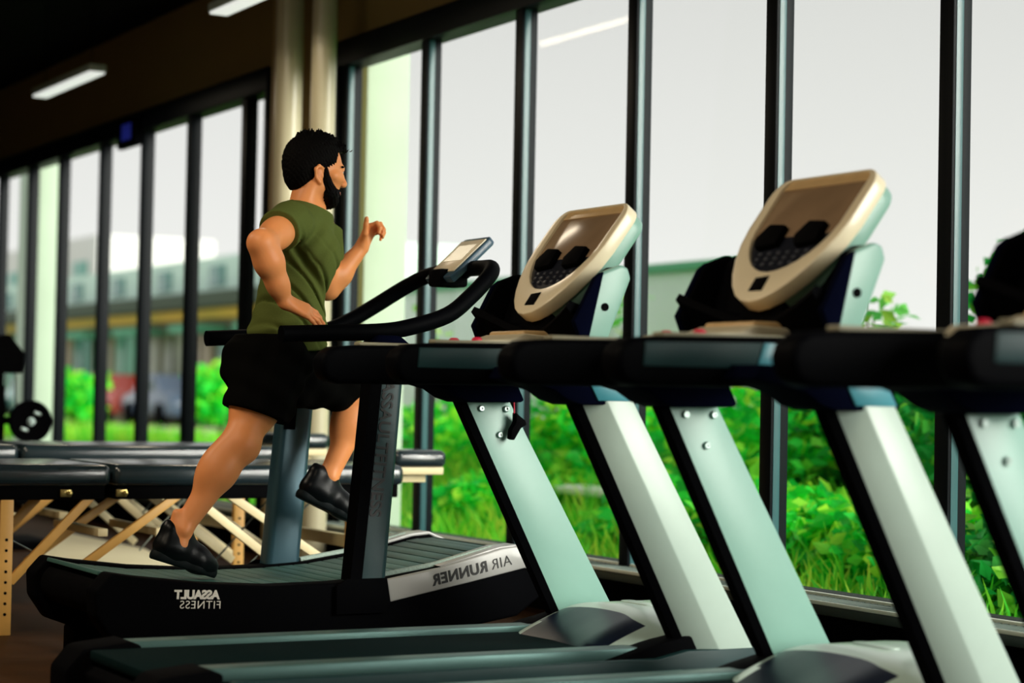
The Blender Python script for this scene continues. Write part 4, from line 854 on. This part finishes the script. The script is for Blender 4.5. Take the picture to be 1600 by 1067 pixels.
sapling(7.4, 9.15, 1.75, 'sparse sapling with loose pale leaves right of the middle treadmill console')
sapling(7.1, 12.1, 1.95, 'slender sapling whose leaf tips show left of the furthest cream console', n=120)
sapling(7.6, 15.0, 1.6, 'thin sapling in the pane right of the pillar behind the handlebar', n=70, nst=3)
def tree(x, y, h, cr, label, m, n, size, seed, group='trees outside the windows'):
    r = random.Random(seed); t = thing('tree', label, 'tree', (x, y, -0.02), 0, group)
    obj('trunk', tube('trunk', spline([(0, 0, 0), (0.05, 0.03, h*0.35), (0, 0, h*0.7)], 5), 0.07, 10, True, [0.09-0.004*i for i in range(11)]), BARK, t)
    bl = [(r.uniform(-1, 1)*cr*0.7, r.uniform(-1, 1)*cr*0.7, h*0.75+r.uniform(-.5, .5)*cr, cr*r.uniform(.3, .5), cr*r.uniform(.3, .5), cr*r.uniform(.25, .4)) for _ in range(9)]
    foliage('crown', bl, n, size, m, seed, t); stems(t, (0, 0, h*0.5), [b[:3] for b in bl[:6]], 0.02)
tree(8.4, 8.55, 2.15, 0.62, 'leafy young tree at the right edge above the nearest rail', LEAF2, 900, 0.11, 91)
tree(19.0, 42.0, 5.6, 1.6, 'round tree beside the roof of the distant building seen left of the runner', LEAF3, 1300, 0.28, 92)
tree(11.6, 30.5, 1.2, 0.6, 'low yellow-green bush-like tree before the distant building, left of the runner', LEAF1, 1200, 0.2, 93)
tree(11.3, 37.5, 1.2, 0.6, 'low green bush-like tree before the distant building, at the far left panes', LEAF1, 1200, 0.2, 94)

# grass: blades nobody could count
r = random.Random(5); V = []; F = []
def blade(x, y, h, wd):
    a = r.uniform(0, 2*PI); lx, ly = math.cos(a)*wd, math.sin(a)*wd; tx, ty = r.gauss(0, h*0.35), r.gauss(0, h*0.35); i = len(V)
    V.extend([(x-lx, y-ly, -0.03), (x+lx, y+ly, -0.03), (x+tx*0.5+lx*0.6, y+ty*0.5+ly*0.6, h*0.6), (x+tx*0.5-lx*0.6, y+ty*0.5-ly*0.6, h*0.6), (x+tx, y+ty, h)])
    F.extend([(i, i+1, i+2, i+3), (i+3, i+2, i+4)])
for _ in range(26000):
    x = 5.28 + 2.9*r.random(); y = r.uniform(5.0, 16.8); h = (0.08+0.20*r.random()**1.5)*(0.6+0.9*min(1, (x-5.2)/1.6)); 
    if not (x < 5.4 and 10.1 < y < 12.0) : blade(x, y, h*1.35, 0.016)
for _ in range(4000):
    x = r.uniform(10.6, 12.4); y = r.uniform(24, 45); blade(x, y, r.uniform(0.15, 0.4), 0.025)
me = bpy.data.meshes.new('grass'); me.from_pydata(V, [], F)
tag(obj('grass', me, GRASSM), 'rough yellow-green grass growing along the outside of the windows', 'grass', kind='stuff')

tag(obj('street', box('street', (12.5, 15, -0.02), (19.9, 95, 0.02), 0), mat('pale_paving', (0.62, 0.58, 0.42), 0.9, vary=0.2, scale=0.5)), kind='structure')
# low white bench in the garden
bn = thing('garden_bench', 'low white garden bench among the plants between the treadmill uprights', 'bench', (6.7, 10.9, -0.02))
WH = mat('white_bench_paint', (0.85, 0.86, 0.82), 0.5)
for k in range(3): obj('seat_slat', box('seat_slat', (-0.18+0.125*k, -0.55, 0.36), (-0.07+0.125*k, 0.55, 0.40), 0.006), WH, bn)
for yy in (-0.5, 0.5):
    for xx in (-0.15, 0.14): obj('leg', box('leg', (xx-0.03, yy-0.035, 0), (xx+0.03, yy+0.035, 0.36), 0.005), WH, bn)

# distant building along the street
bd = thing('shop_building', 'distant shop building with yellow fascia stripe and pale upper storey', 'building', (20, 46, 0)); BX = lambda nm, lo, hi, m, p=bd: obj(nm, box(nm, (lo[0]-20, lo[1]-46, lo[2]), (hi[0]-20, hi[1]-46, hi[2]), 0.01), m, p)
BROWN = mat('brown_shopfront', (0.20, 0.20, 0.12), 0.8, vary=0.3, scale=0.8)
BX('shop_wall', (20, 46, -0.02), (24, 78, 3.0), BROWN)
BX('fascia_stripe', (19.7, 46, 2.95), (20.1, 78, 3.22), mat('yellow_fascia', (0.75, 0.52, 0.05), 0.6))
BX('eave', (19.3, 46, 3.24), (24, 78, 3.65), mat('dark_eave', (0.07, 0.10, 0.07), 0.8))
BX('upper_wall', (20.4, 46, 3.65), (24, 78, 4.75), CONC2)
cols = [(0.10, 0.40, 0.25), (0.30, 0.30, 0.18), (0.05, 0.30, 0.20), (0.40, 0.32, 0.18), (0.15, 0.20, 0.10), (0.35, 0.40, 0.30)]
for k in range(14):
    y0_ = 46.6+k*2.2; c_ = cols[k % 6]
    wn = BX('shop_window', (19.9, y0_, 0.5), (20.05, y0_+1.7, 2.7), mat('shop_glass_%d' % (k % 6), c_, 0.3, vary=0.4, scale=1.5))
    BX('mullion', (19.86, y0_+0.82, 0.5), (19.9, y0_+0.9, 2.7), DARKW, wn)
    if k % 2: BX('upper_window', (20.34, y0_+0.3, 3.9), (20.42, y0_+1.5, 4.5), mat('upper_pane', (0.10, 0.30, 0.26), 0.2))
for k in range(6):
    BX('awning', (19.0, 47+k*5, 2.55), (19.9, 49.2+k*5, 2.75), mat('green_awning', (0.10, 0.42, 0.25), 0.7))
b2 = thing('white_block', 'white block of a distant building at the far left panes above the eave', 'building', (25, 80, 0))
obj('block_wall', box('block_wall', (0, 0, 3.6), (5, 16, 7.2), 0.02), mat('white_render', (0.8, 0.8, 0.78), 0.8), b2)
obj('block_wall', box('block_wall', (0.5, 0, -0.02), (5, 16, 3.6), 0.02), mat('white_render', (0.8, 0.8, 0.78), 0.8), b2)
for k in range(3): obj('block_window', box('block_window', (-0.05, 1.2+k*5, 4.6), (0.02, 3.2+k*5, 6.2), 0.01), mat('mint_pane', (0.12, 0.42, 0.34), 0.3), b2)
def car(x, y, col, label):
    t = thing('car', label, 'car', (x, y, 0), 0, 'cars parked by the shops')
    P_ = [(-2.0, 0.30), (-2.05, 0.62), (-1.95, 0.85), (-1.35, 0.92), (-0.85, 1.38), (0.45, 1.42), (1.05, 0.95), (1.85, 0.82), (2.05, 0.6), (2.0, 0.30)]
    bm = bmesh.new(); a = [bm.verts.new((-0.8, p[0], p[1])) for p in P_]; c = [bm.verts.new((0.8, p[0], p[1])) for p in P_]; n = len(P_); bm.faces.new(a); bm.faces.new(c[::-1])
    for i in range(n): bm.faces.new((a[i], a[(i+1) % n], c[(i+1) % n], c[i]))
    bmesh.ops.recalc_face_normals(bm, faces=bm.faces); bev(bm, 0.08, 3); obj('body', finish(bm, 'body'), mat('car_'+label.split()[0], col, 0.25, coat=0.5), t)
    for y_, z_ in ((-1.25, 0), (1.25, 0)):
        for xx in (-0.78, 0.78): obj('wheel', lathe('wheel', [(0.18, -0.1), (0.3, -0.1), (0.32, -0.06), (0.32, 0.06), (0.3, 0.1), (0.18, 0.1)], 'X', 20), BLACKM, t, (xx, y_, 0.32))
    for ya, yb in ((-0.75, -0.15), (-0.08, 0.45)): obj('side_window', box('side_window', (-0.815, ya, 0.95), (-0.79, yb, 1.28), 0.02), mat('car_glass', (0.05, 0.1, 0.12), 0.1), t)
car(18.6, 52.5, (0.10, 0.16, 0.26), 'blue-grey parked car before the shops, right of the red one')
car(18.6, 57.0, (0.65, 0.06, 0.03), 'red parked car before the distant shops left of the runner')
car(18.6, 65.0, (0.10, 0.40, 0.36), 'teal parked car before the distant shops at the far left')
